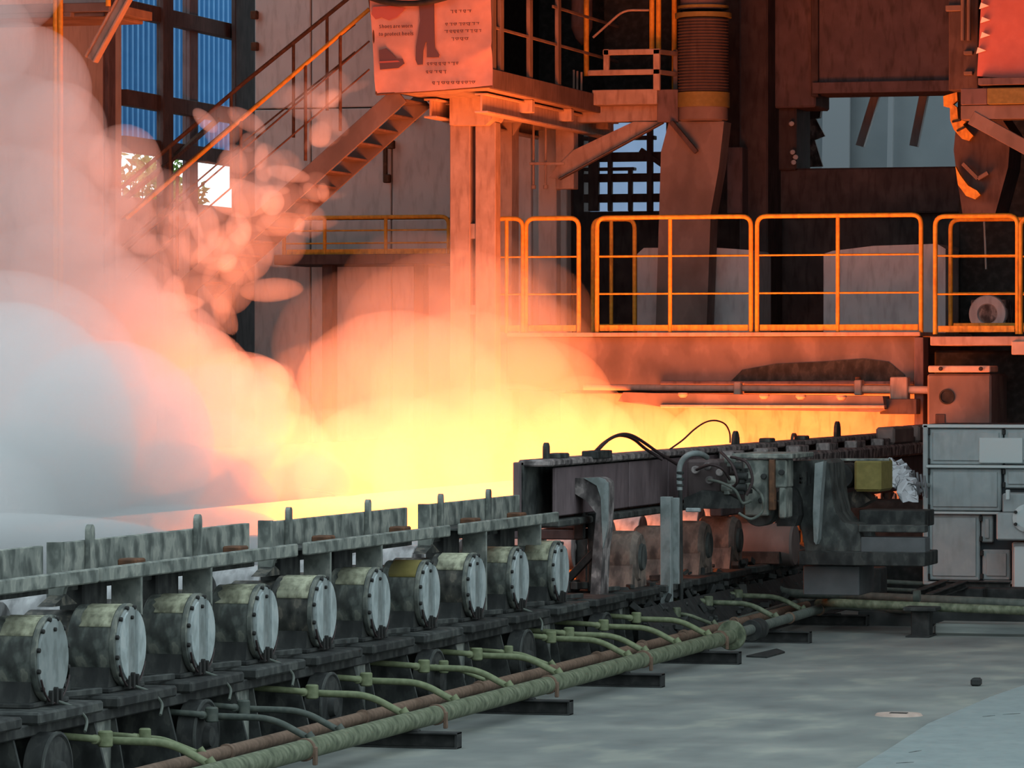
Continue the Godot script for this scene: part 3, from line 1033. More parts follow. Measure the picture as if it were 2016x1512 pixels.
func branch(x: float, kind: int, label: String) -> void:
	var o := thing("branch_pipe", label, "pipe", Vector3(x, 0.1, 0.4))
	var zt := 0.69 if kind != 1 else 0.46
	var yt := 0.185 if kind != 1 else 0.185
	var r := 0.019 if kind == 0 else (0.017 if kind == 2 else 0.013)
	var mt: Material = M.branch_dark if kind == 2 else (M.branch if x < 11.0 else M.pipe_green)
	var h := 0.27 if kind != 1 else 0.24
	var zj := 0.17
	var st := S()
	# from the main up the slope, over the bend and flat towards the bed
	tube(st, bend([Vector3(x, yt - 0.02, zt), Vector3(x - 0.02, h, zt - 0.20), Vector3(x - 0.04, h + 0.005, zj)], 0.09, 6), r, 12)
	part("lower_run", st, mt, o)
	st = S()
	tube(st, [Vector3(x, yt - 0.03, zt + 0.01), Vector3(x - 0.004, yt + 0.012, zt - 0.02)], r + 0.006, 12)
	part("socket", st, mt, o)
	st = S()
	cyl(st, Vector3(x - 0.10, h - 0.02, zj + 0.03), Vector3(x - 0.10, h + 0.055, zj + 0.03), r + 0.016, 14)
	cyl(st, Vector3(x - 0.04, h + 0.005, zj - 0.01), Vector3(x - 0.17, h + 0.02, zj), r + 0.004, 12)
	part("elbow_joint", st, mt, o)
	st = S()
	tube(st, bend([Vector3(x - 0.16, h + 0.02, zj + 0.01), Vector3(x - 0.18, h + 0.025, zj - 0.02), Vector3(x - 0.18, h + 0.04, -0.14)], 0.03), r * 0.9, 12)
	part("upper_run", st, mt, o)
	st = S()
	cyl(st, Vector3(x - 0.18, h + 0.04, -0.13), Vector3(x - 0.18, h + 0.04, -0.17), r + 0.03, 14)
	cyl(st, Vector3(x - 0.18, h + 0.04, -0.17), Vector3(x - 0.18, h + 0.04, -0.2), r + 0.022, 14)
	part("union", st, mt if kind != 0 else M.grime, o)


# ------------------------------------------------------------------ the machine on the near side, with its hoses
func machinery() -> void:
	var o := thing("high_guard", "tall dark guard box with red lit top edge, right of the low guards", "guard", Vector3(16.5, 0.9, -0.3))
	var st := S()
	bs(st, -0.40, -0.36, 9.42, 0.97, 24.4, 1.375, 0.004)
	part("guard_plate", st, M.frame, o)
	st = S()
	bu(st, 9.36, 9.42, -0.42, 0.86, -0.375, 1.375)
	part("end_plate", st, M.brown, o, "end plate with an orange lit edge")
	st = S()
	bs(st, -0.40, -0.18, 9.42, 1.345, 24.4, 1.39, 0.01)
	part("top_flange", st, M.mould, o)
	for q in [[9.826, 1.50, 0.045], [15.681, 1.50, 0.10], [17.973, 1.45, 0.09], [19.862, 1.53, 0.10]]:
		st = S()
		lug(st, q[0], -0.30, 1.38, q[1], q[2])
		part("lug", st, M.frame, o)
	for q in [[10.041, 0.13], [16.772, 0.1], [18.183, 0.09]]:
		st = S()
		bx(st, q[0] - q[1], 1.385, -0.34, q[0] + q[1], 1.425, -0.24, 0.01)
		part("pad", st, M.frame, o)
	for q in [[9.7, 11.7], [11.75, 12.9], [12.95, 14.6], [14.65, 16.2]]:
		st = S()
		bs(st, -0.24, -0.21, q[0], 1.0, q[1], 1.33, 0.008)
		part("side_panel", st, M.brown if q[0] < 13.0 else M.grime, o)
	st = S()
	bs(st, -0.30, -0.16, 9.6, 0.93, 16.0, 0.98, 0.01)
	part("lower_rail", st, M.frame, o)
	# stacked cushion plates left of the bent arm
	o = thing("cushion_stack", "dark ribbed block of stacked plates inside the bent grey arm", "block", Vector3(10.6, 0.95, -0.05))
	var cb := [-0.563, 0.811, -0.24, 1.202]
	for k in 5:
		st = S()
		var y := lerpf(cb[1], cb[3], k / 5.0)
		bu(st, 10.5, 10.85, cb[0] + 0.01 * (k % 2), y, cb[2] - 0.012 * ((k + 1) % 2), y + (cb[3] - cb[1]) / 5.0 - 0.008, 0.008)
		part("plate", st, M.brown_dark, o)
	st = S()
	bu(st, 10.44, 10.5, -0.286, 0.817, -0.213, 1.089)
	part("side_bar", st, M.dark, o)
	st = S()
	bu(st, 10.5, 10.8, -0.2, 0.45, -0.14, 1.0)
	part("support", st, M.grime, o)
	# bent arm
	o = thing("bent_arm", "pale grey bent arm with a rounded corner reaching down to the bed", "arm", Vector3(10.3, 0.45, 0.1))
	st = S()
	var pl := [Vector2(-0.415, 1.244), Vector2(-0.052, 1.254), Vector2(-0.016, 1.243), Vector2(0.009, 1.219), Vector2(0.013, 1.177), Vector2(0.006, 0.904), Vector2(-0.016, 0.764), Vector2(-0.03, 0.441), Vector2(-0.103, 0.44), Vector2(-0.081, 0.798), Vector2(-0.059, 1.008), Vector2(-0.132, 1.095), Vector2(-0.27, 1.175)]
	prism_u(st, pl, 10.2, 10.42)
	part("arm", st, M.mould, o)
	st = S()
	prism_u(st, [Vector2(-0.145, 1.251), Vector2(-0.037, 1.255), Vector2(0.003, 1.245), Vector2(0.028, 1.217), Vector2(0.032, 1.179), Vector2(0.025, 0.906), Vector2(-0.008, 0.766), Vector2(-0.015, 0.941), Vector2(-0.022, 1.115), Vector2(-0.051, 1.199)], 10.18, 10.21)
	part("pale_edge", st, M.cover, o, "pale worn outer edge")
	st = S()
	bar(st, Vector3(10.4, 0.542, -0.31), Vector3(10.4, 0.739, -0.12), 0.06, 0.05)
	part("strut", st, M.dark, o)
	# flat cable arches over the top and thin loop
	var arch := [[Vector3(10.707, 1.42, -0.2), Vector3(10.964, 1.48, -0.2), Vector3(11.283, 1.521, -0.2), Vector3(11.549, 1.521, -0.2), Vector3(11.85, 1.487, -0.2), Vector3(12.188, 1.415, -0.2), Vector3(12.297, 1.335, -0.1)],
		[Vector3(10.628, 1.443, -0.15), Vector3(10.913, 1.506, -0.15), Vector3(11.263, 1.536, -0.15), Vector3(11.59, 1.521, -0.15), Vector3(11.955, 1.463, -0.15), Vector3(12.269, 1.384, -0.12), Vector3(12.569, 1.292, -0.05)],
		[Vector3(12.949, 1.401, -0.2), Vector3(13.36, 1.463, -0.2), Vector3(13.747, 1.539, -0.2), Vector3(14.125, 1.589, -0.2), Vector3(14.476, 1.597, -0.2), Vector3(14.798, 1.565, -0.2), Vector3(14.962, 1.495, -0.2), Vector3(14.98, 1.414, -0.2)]]
	for i in 3:
		st = S()
		tube(st, smooth(arch[i]), 0.012 if i < 2 else 0.007, 8)
		single("hose", st, M.hose, ["dark hose arching over the tall guard, left one of a close pair", "dark hose arching over the tall guard, right one of a close pair", "thin dark wire loop standing up against the bright glow"][i], "hose")
	st = S()
	bs(st, -0.26, -0.14, 10.566, 1.375, 10.964, 1.43)
	single("hose_block", st, M.grime, "small dark block where the arching hoses start", "block")
	# grey post and conduit
	st = S()
	bu(st, 11.6, 11.68, 0.051, 0.258, 0.13, 1.083, 0.004)
	bu(st, 11.68, 11.72, 0.087, 0.451, 0.17, 1.074, 0.004)
	single("upright_post", st, M.cover, "plain grey steel post standing in front of the bearing stands", "post")
	o = thing("conduit", "thin upright conduit with a pale flexible hose bend at its top", "conduit", Vector3(11.9, 0.294, 0.137))
	st = S()
	tube(st, [Vector3(11.9, 0.287, 0.137), Vector3(11.9, 1.141, 0.129)], 0.016, 10)
	part("pipe", st, M.grime, o)
	st = S()
	tube(st, smooth([Vector3(11.9, 1.123, 0.126), Vector3(11.9, 1.27, 0.122), Vector3(11.9, 1.344, 0.148), Vector3(11.9, 1.385, 0.205), Vector3(12, 1.387, 0.25), Vector3(12.3, 1.355, 0.233)]), 0.021, 12)
	part("flexible_hose", st, M.cover, o)
	for k in 3:
		st = S()
		cyl(st, Vector3(11.9, 1.149, 0.129) + Vector3(0, k * 0.045, 0), Vector3(11.9, 1.149, 0.129) + Vector3(0, k * 0.045 + 0.02, 0), 0.028, 12)
		part("clip", st, M.grime, o)
	# dark valve block with hoses
	o = thing("valve_block", "dark purple grey valve box between the conduit and the pale cylinder plates", "valve box", Vector3(12.8, 0.95, 0.0))
	st = S()
	bu(st, 12.6, 13.0, 0.008, 0.965, 0.256, 1.330, 0.02)
	part("body", st, M.brown_dark, o)
	st = S()
	prism_u(st, [Vector2(0.013, 1.048), Vector2(0.148, 1.106), Vector2(0.298, 1.095), Vector2(0.436, 1.033), Vector2(0.444, 0.977), Vector2(0.013, 0.965)], 12.5, 12.62)
	part("cover", st, M.grime, o)
	for q in [Vector3(12.58, 1.255, 0.09), Vector3(12.58, 1.282, 0.183), Vector3(12.58, 1.18, 0.198), Vector3(12.58, 1.237, 0.276)]:
		st = S()
		cyl(st, q, q + Vector3(-0.06, 0, 0), 0.03, 12)
		part("fitting", st, M.mould, o)
	st = S()
	bu(st, 12.45, 12.5, 0.036, 0.946, 0.144, 0.976)
	part("bright_clip", st, M.cover_light, o)
	var hs := [[Vector3(12.5, 1.257, 0.109), Vector3(12.4, 1.297, 0.24), Vector3(12.4, 1.26, 0.336), Vector3(12.5, 1.165, 0.371)],
		[Vector3(12.5, 1.182, 0.202), Vector3(12.4, 1.167, 0.317), Vector3(12.35, 1.113, 0.435), Vector3(12.4, 1.019, 0.477), Vector3(12.4, 1.038, 0.546)],
		[Vector3(12.4, 1.354, 0.393), Vector3(12.3, 1.32, 0.53), Vector3(12.3, 1.19, 0.576), Vector3(12.3, 1.078, 0.53)],
		[Vector3(12.86, 1.137, 0.436), Vector3(12.3, 1.079, 0.644), Vector3(12.3, 0.968, 0.652), Vector3(12.3, 0.904, 0.568), Vector3(12.3, 0.947, 0.473)],
		[Vector3(12.4, 1.391, 0.317), Vector3(12.3, 1.3, 0.424), Vector3(12.3, 1.178, 0.462), Vector3(12.4, 1.13, 0.393)]]
	for i in hs.size():
		st = S()
		tube(st, smooth(hs[i]), 0.011, 8)
		single("hydraulic_hose", st, M.hose if i % 2 == 0 else M.pipe_grey, ["black hose curling over the dark valve box, uppermost", "grey hose sagging from the valve box to the pale plates", "black hose curving down in front of the pale plates", "grey hose loop hanging below the pale plates", "black hose standing between valve box and pale plates"][i], "hose")
	for i in 6:
		st = S()
		var p: Vector3 = [Vector3(12.5, 1.333, 0.363), Vector3(12.5, 1.285, 0.417), Vector3(12.5, 1.184, 0.386), Vector3(12.5, 1.21, 0.455), Vector3(12.5, 1.127, 0.34), Vector3(12.5, 1.128, 0.447)][i]
		cyl(st, p + Vector3(0, 0, -0.04), p + Vector3(0, 0, 0.04), 0.032, 12)
		bx(st, p.x - 0.02, p.y - 0.05, p.z - 0.02, p.x + 0.3, p.y - 0.02, p.z + 0.02, 0.004)
		single("hose_union", st, M.guard if i % 2 == 0 else M.grime, ["topmost pale hose union left of the pale plates", "second hose union from the top, right one", "pale hose union in the middle of the hoses", "dark hose union close to the pale plates", "pale hose union lowest on the left", "dark hose union lowest on the right"][i], "hose union")
	# pale cylinder plates
	o = thing("cylinder_block", "pale streaked upright plates with a rounded lower end above the red glow", "cylinder", Vector3(13.0, 0.9, 0.3))
	for q in [[0.389, 0.909, 0.574, 1.325], [0.605, 1.119, 0.713, 1.327], [0.652, 0.892, 0.706, 1.119]]:
		st = S()
		bu(st, 12.85, 13.1, q[0], q[1], q[2], q[3], 0.01)
		part("plate", st, M.guard, o)
	st = S()
	bu(st, 12.8, 12.88, 0.588, 0.952, 0.631, 1.329)
	part("dark_rib", st, M.rust, o)
	st = S()
	lathe(st, Vector3(12.95, 0.946, 0.478), Vector3(1, 0, 0), [[0, 0], [0.115, 0], [0.12, 0.01], [0.12, 0.22], [0, 0.22]], 28)
	part("round_end", st, M.frame, o)
	st = S()
	bu(st, 12.82, 13.6, 0.303, 1.336, 0.765, 1.373)
	part("top_bar", st, M.guard, o)
	for q in [Vector3(12.84, 1.203, 0.545), Vector3(12.84, 1.234, 0.68), Vector3(12.84, 1.025, 0.526), Vector3(12.84, 1.026, 0.611)]:
		st = S()
		cyl(st, q, q + Vector3(-0.03, 0, 0), 0.022, 10)
		part("bolt", st, M.dark, o)
	# cast frame
	o = thing("cast_frame", "dark green grey cast frame with a pale tapered rib and hooked opening", "machine frame", Vector3(13.6, 0.3, 0.5))
	st = S()
	prism_u(st, [Vector2(0.601, 1.303), Vector2(0.86, 1.316), Vector2(0.899, 1.289), Vector2(0.93, 1.009), Vector2(0.954, 0.913), Vector2(1.009, 0.845), Vector2(1.126, 0.823), Vector2(1.164, 0.628), Vector2(0.719, 0.619), Vector2(0.688, 0.795), Vector2(0.672, 0.949), Vector2(0.641, 1.045), Vector2(0.601, 1.103)], 13.5, 14.1)
	part("casting", st, M.frame, o)
	st = S()
	prism_u(st, [Vector2(0.818, 1.291), Vector2(0.884, 1.307), Vector2(0.865, 1.069), Vector2(0.842, 0.716), Vector2(0.826, 0.678), Vector2(0.81, 0.701), Vector2(0.802, 0.915)], 13.38, 13.5)
	part("tapered_rib", st, M.cover, o, "pale tapered rib")
	st = S()
	bu(st, 13.45, 14.0, 0.675, 0.519, 1.647, 0.625)
	part("base", st, M.grime, o)
	st = S()
	bu(st, 13.6, 14.2, 0.682, 0.285, 1.114, 0.508)
	part("pedestal", st, M.slate, o)
	st = S()
	bu(st, 13.49, 13.7, 1.147, 0.619, 1.639, 0.734)
	part("side_plate", st, M.slate, o)
	st = S()
	bu(st, 13.47, 13.6, 1.131, 0.772, 1.643, 0.827)
	part("side_rail", st, M.frame, o)
	st = S()
	bu(st, 13.9, 14.3, 1.055, 0.802, 1.565, 0.923)
	part("rear_plate", st, M.grime, o)
	for q in [[0.676, 1.165, 0.7, 1.181], [0.676, 1.135, 0.7, 1.150], [0.676, 1.135, 0.688, 1.204], [0.731, 1.120, 0.743, 1.227], [0.755, 1.135, 0.766, 1.212]]:
		st = S()
		bu(st, 13.494, 13.502, q[0], q[1], q[2], q[3], 0.001)
		part("paint_mark", st, M.dark, o)
	# motor drum with yellow box
	o = thing("yellow_drive", "dull yellow gearbox with a round grey end disc behind the cast frame", "gearbox", Vector3(14.5, 0.9, 0.7))
	st = S()
	bu(st, 14.4, 14.9, 0.917, 1.050, 1.129, 1.298, 0.02)
	part("box", st, M.yellow_plate, o)
	st = S()
	lathe(st, Vector3(14.5, 1.169, 0.809), Vector3(-1, 0, 0), [[0, -0.3], [0.10, -0.3], [0.102, 0.0], [0.09, 0.06], [0, 0.06]], 32)
	part("end_disc", st, M.grime, o, "round grey end disc")
	st = S()
	prism_u(st, [Vector2(0.748, 1.015), Vector2(0.91, 1.056), Vector2(1.01, 0.978), Vector2(0.91, 0.917), Vector2(0.74, 0.916)], 14.6, 14.9)
	part("bracket", st, M.motor_dark, o)
	st = S()
	bar(st, Vector3(14.3, 1.299, 0.769), Vector3(14.3, 1.302, 1.216), 0.03, 0.02)
	part("top_pipe", st, M.guard, o)
	# orange lit drum and the dark coupling above
	o = thing("orange_drum", "large roller end glowing orange left of the cast frame", "roller", Vector3(15.2, 0.45, 0.1))
	st = S()
	lathe(st, Vector3(15.2, 0.6, 0.186), Vector3(0, 0, -1), [[0, -0.1], [0.16, -0.1], [0.17, -0.08], [0.17, 0.7], [0, 0.7]], 32)
	part("drum", st, M.scorched, o)
	st = S()
	bx(st, 15.0, 0.45, -0.3, 15.45, 0.55, 0.2)
	part("foot", st, M.grime, o)
	o = thing("dark_coupling", "dark rounded coupling hanging between pale plates and cast frame", "coupling", Vector3(13.3, 0.955, 0.628))
	st = S()
	prism_u(st, [Vector2(0.542, 1.069), Vector2(0.581, 1.108), Vector2(0.628, 1.116), Vector2(0.667, 1.085), Vector2(0.698, 1.013), Vector2(0.71, 0.898), Vector2(0.683, 0.818), Vector2(0.542, 0.816), Vector2(0.527, 0.954)], 13.3, 13.6)
	part("body", st, M.dark, o)
	st = S()
	bu(st, 13.2, 13.32, 0.564, 0.889, 0.595, 1.015)
	part("edge", st, M.cover, o)
	# upper beam leading to the mill
	o = thing("guide_beam", "long mottled beam sloping away below the bright glow at right", "beam", Vector3(17, 1.2, 0))
	st = S()
	bs(st, -0.20, 0.02, 14.0, 1.18, 24.2, 1.30, 0.02)
	part("beam", st, M.mould, o)
	st = S()
	bs(st, -0.14, -0.04, 14.0, 0.86, 24.0, 1.18, 0.01)
	part("web", st, M.brown_dark, o)
	for i in 7:
		st = S()
		bx(st, 14.4 + i * 1.25, 1.29, -0.16, 14.8 + i * 1.25, 1.36, -0.04, 0.01)
		part("pad", st, M.mould, o)
	for i in 2:
		st = S()
		bx(st, 21.0 + i * 1.3, 1.30, -0.18, 22.0 + i * 1.3, 1.46, 0.0, 0.02)
		part("wedge_block", st, M.scorched, o)
	# clutter along the bed below
	o = thing("debris_heap", "dark rubble and scale heaped along the bed below the red lit rollers", "debris", Vector3(13, 0.4, 0))
	var r := RandomNumberGenerator.new()
	r.seed = 31
	st = S()
	for i in 420:
		var p := Vector3(r.randf_range(10.6, 17.5), 0, r.randf_range(-0.5, 0.32))
		p.y = (0.395 if p.z < 0.05 else 0.34 - (p.z - 0.05) * 1.0) + r.randf_range(0.0, 0.10) * (1.0 - absf(p.z))
		var a := Vector3(r.randfn(), r.randfn(), r.randfn()).normalized()
		var b := a.cross(Vector3.UP).normalized()
		var s := r.randf_range(0.015, 0.05)
		obox(st, p, a * s, b * s * r.randf_range(0.4, 1.0), a.cross(b) * s * 0.5, 0.004)
	part("rubble", st, M.grime, o, "", "stuff")
	st = S()
	prism_u(st, [Vector2(0.14, 0.33), Vector2(0.38, 0.0), Vector2(0.14, 0.0)], 10.6, 17.5)
	part("heap", st, M.dark, o)
	# crumpled foil lagging
	o = thing("foil_lagging", "crumpled silver foil lagging hanging left of the grey cabinet", "foil", Vector3(16.5, 1.089, 0.94))
	st = S()
	var c := Vector3(16.6, 1.149, 0.88)
	r.seed = 12
	var path := [Vector3(16.6, 1.19, 0.807), Vector3(16.6, 1.14, 0.858), Vector3(16.6, 1.057, 0.918), Vector3(16.6, 0.973, 0.96)]
	var pts := []
	for i in 26:
		var t := i / 25.0 * 2.999
		var q: Vector3 = path[int(t)].lerp(path[mini(int(t) + 1, 3)], t - int(t))
		var ring := []
		for k in 14:
			var an := TAU * k / 14.0
			ring.append(q + Vector3(cos(an) * 0.6, sin(an), cos(an)) * (0.075 + r.randf_range(-0.028, 0.028)))
		pts.append(ring)
	for i in 25:
		for k in 14:
			var k2 := (k + 1) % 14
			tri(st, pts[i][k], pts[i + 1][k], pts[i + 1][k2])
			tri(st, pts[i][k], pts[i + 1][k2], pts[i][k2])
	part("foil", st, M.foil, o)
	st = S()
	tube(st, [Vector3(16.6, 1.181, 0.731), Vector3(16.6, 1.173, 0.816)], 0.025, 10)
	tube(st, [Vector3(16.6, 1.065, 0.918), Vector3(17.56, 1.015, 0.949)], 0.02, 8)
	part("pipe_stub", st, M.cover_light, o)
	for i in 5:
		st = S()
		bar(st, Vector3(16.7, 1.18, 0.933) + Vector3(0, -0.015 * i, 0.03 * i), Vector3(16.7, 0.979, 0.95) + Vector3(0, -0.01 * i, 0.032 * i), 0.012, 0.02)
		part("fold", st, M.foil, o)

# a Catmull-Rom run through points
func smooth(p: Array, n := 6) -> Array:
	var cv := Curve3D.new()
	for i in p.size():
		var t := Vector3.ZERO
		if i > 0 and i < p.size() - 1:
			t = (p[i + 1] - p[i - 1]) / 6.0
		cv.add_point(p[i], -t, t)
	var out := []
	for i in p.size() - 1:
		for k in n:
			out.append(cv.sample(i, float(k) / n))
	out.append(p[-1])
	return out


# ------------------------------------------------------------------ grey control cabinets on the right
func cabinets() -> void:
	var o := thing("control_cabinet", "large blue grey sheet metal cabinet with framed panels at the right", "cabinet", Vector3(17.7, 0.1, 1.4))
	var st := S()
	bu(st, 17.54, 18.6, 0.917, 0.195, 2.539, 1.535, 0.0)
	part("carcass", st, M.cabinet_dark, o)
	st = S()
	bu(st, 17.46, 17.56, 0.899, 1.505, 2.539, 1.535)
	part("top_edge", st, M.cabinet_light, o)
	st = S()
	bu(st, 17.46, 17.56, 0.904, 0.183, 0.947, 1.532)
	part("corner_post", st, M.cabinet, o)
	for q in [[0.951, 1.195, 1.578, 1.499, 0], [1.591, 1.200, 2.539, 1.502, 0], [0.951, 0.805, 1.565, 1.165, 0], [1.591, 0.999, 2.539, 1.170, 0], [0.951, 0.221, 1.384, 0.778, 0], [1.397, 0.542, 1.496, 0.772, 1], [1.406, 0.226, 1.642, 0.482, 2]]:
		panel(o, q[0], q[1], q[2], q[3])
	st = S()
	bu(st, 17.44, 17.5, 0.934, 1.168, 2.539, 1.193)
	part("rail", st, M.cabinet_light, o)
	st = S()
	bu(st, 17.44, 17.5, 0.934, 0.779, 1.565, 0.800)
	part("rail", st, M.cabinet_light, o)
	st = S()
	bu(st, 17.46, 17.485, 1.382, 1.210, 1.752, 1.423)
	part("pale_plate", st, M.cabinet_light, o, "pale blank plate")
	for q in [[0.917, 0.183, 1.452, 0.209], [1.422, 0.197, 1.701, 0.223]]:
		st = S()
		bu(st, 17.4, 17.6, q[0], q[1], q[2], q[3])
		part("sill", st, M.cabinet, o)
	for q in [[1.255, 0.129, 1.35, 0.189], [1.384, 0.007, 1.522, 0.165], [0.951, -0.001, 0.995, 0.184]]:
		st = S()
		bu(st, 17.5, 17.8, q[0], 0.0, q[2], q[3])
		part("foot", st, M.cabinet, o)
	var b := thing("junction_box", "grey box with a round knobbed flange, in front of the cabinet at the edge", "junction box", Vector3(17, 0.766, 1.723))
	st = S()
	bu(st, 17.0, 17.44, 1.604, 0.581, 2.018, 0.809, 0.012)
	part("lower_body", st, M.cabinet, b)
	st = S()
	bu(st, 17.05, 17.44, 1.646, 0.809, 2.018, 0.968, 0.012)
	part("upper_body", st, M.cabinet, b)
	st = S()
	lathe(st, Vector3(17, 0.767, 1.858), Vector3(-1, 0, 0), [[0, -0.02], [0.115, -0.02], [0.115, 0.02], [0.08, 0.03], [0, 0.03]], 24)
	part("flange", st, M.cabinet_light, b)
	for k in 6:
		st = S()
		var t := TAU * (k + 0.5) / 6.0
		var p := Vector3(17, 0.767, 1.858) + Vector3(-0.02, sin(t) * 0.1, cos(t) * 0.1)
		cyl(st, p, p + Vector3(-0.03, 0, 0), 0.014, 8)
		part("nut", st, M.bolt, b)
	st = S()
	bu(st, 16.95, 17.0, 1.689, 0.917, 1.723, 1.002)
	part("latch", st, M.cabinet_light, b)
	var s := thing("side_cabinet", "narrow pale grey locker at the right picture edge", "cabinet", Vector3(17.1, 0.088, 1.774))
	st = S()
	bu(st, 17.1, 17.5, 1.719, 0.056, 2.088, 0.562, 0.01)
	part("body", st, M.cabinet, s)
	st = S()
	bu(st, 17.07, 17.1, 1.74, 0.106, 2.088, 0.528, 0.008)
	part("door", st, M.cabinet_light, s)
	# steel lying under and beside the cabinet
	var k := 0
	for q in [[Vector3(15.8, 0.178, 1.132), Vector3(16.4, 0.249, 1.283)], [Vector3(15.6, 0.174, 1.292), Vector3(16.2, 0.253, 1.477)], [Vector3(16.6, 0.231, 1.24), Vector3(16.6, 0.23, 1.787)]]:
		st = S()
		ibeam(st, q[0], q[1], 0.07, 0.06, 0.012)
		single("angle_iron", st, M.grime, ["dark angle iron lying slanted before the cabinet, left one", "dark angle iron lying slanted before the cabinet, right one", "dark steel bar lying level under the cabinet sill"][k], "steel bar")
		k += 1
	st = S()
	bu(st, 14.6, 14.9, 0.91, -0.014, 1.439, 0.116, 0.01)
	bu(st, 14.62, 15.4, 1.439 + 0.02, 0.0, 6.0, 0.17, 0.02)
	single("ground_beam", st, M.pit, "long black ground beam lying behind the lower cross pipe", "beam")
	for q in [[Vector3(15.85, 0.175, 1.148), "black sleeper under the slanted angle irons, left one"], [Vector3(16.3, 0.238, 1.326), "black sleeper under the slanted angle irons, right one"], [Vector3(16.55, 0.23, 1.627), "black sleeper under the level steel bar by the cabinet sill"]]:
		st = S()
		bx(st, q[0].x - 0.12, 0.0, q[0].z - 0.12, q[0].x + 0.2, q[0].y - 0.02, q[0].z + 0.3, 0.01)
		single("sleeper", st, M.dark, q[1], "block")
	st = S()
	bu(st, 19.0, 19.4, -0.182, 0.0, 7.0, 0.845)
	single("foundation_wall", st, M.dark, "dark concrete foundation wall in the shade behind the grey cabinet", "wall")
	st = S()
	bu(st, 15.9, 16.2, 0.722, 0.0, 0.839, 0.39, 0.01)
	single("black_post", st, M.dark, "short black post between the pedestal and the thin pipes", "post")

func panel(o: Node3D, z0: float, y0: float, z1: float, y1: float) -> void:
	var st := S()
	bu(st, 17.49, 17.54, z0, y0, z1, y1, 0.01)
	var face := part("panel", st, M.cabinet, o)
	st = S()
	bu(st, 17.475, 17.49, z0 + 0.035, y0 + 0.035, z1 - 0.03, y1 - 0.03, 0.006)
	part("inset", st, M.cabinet, face)
	st = S()
	for y in [y0 + 0.03, y1 - 0.03]:
		bx(st, 17.465, y - 0.022, z0 - 0.012, 17.5, y + 0.022, z0 + 0.012, 0.004)
	part("hinge", st, M.bolt, face, "", "stuff")

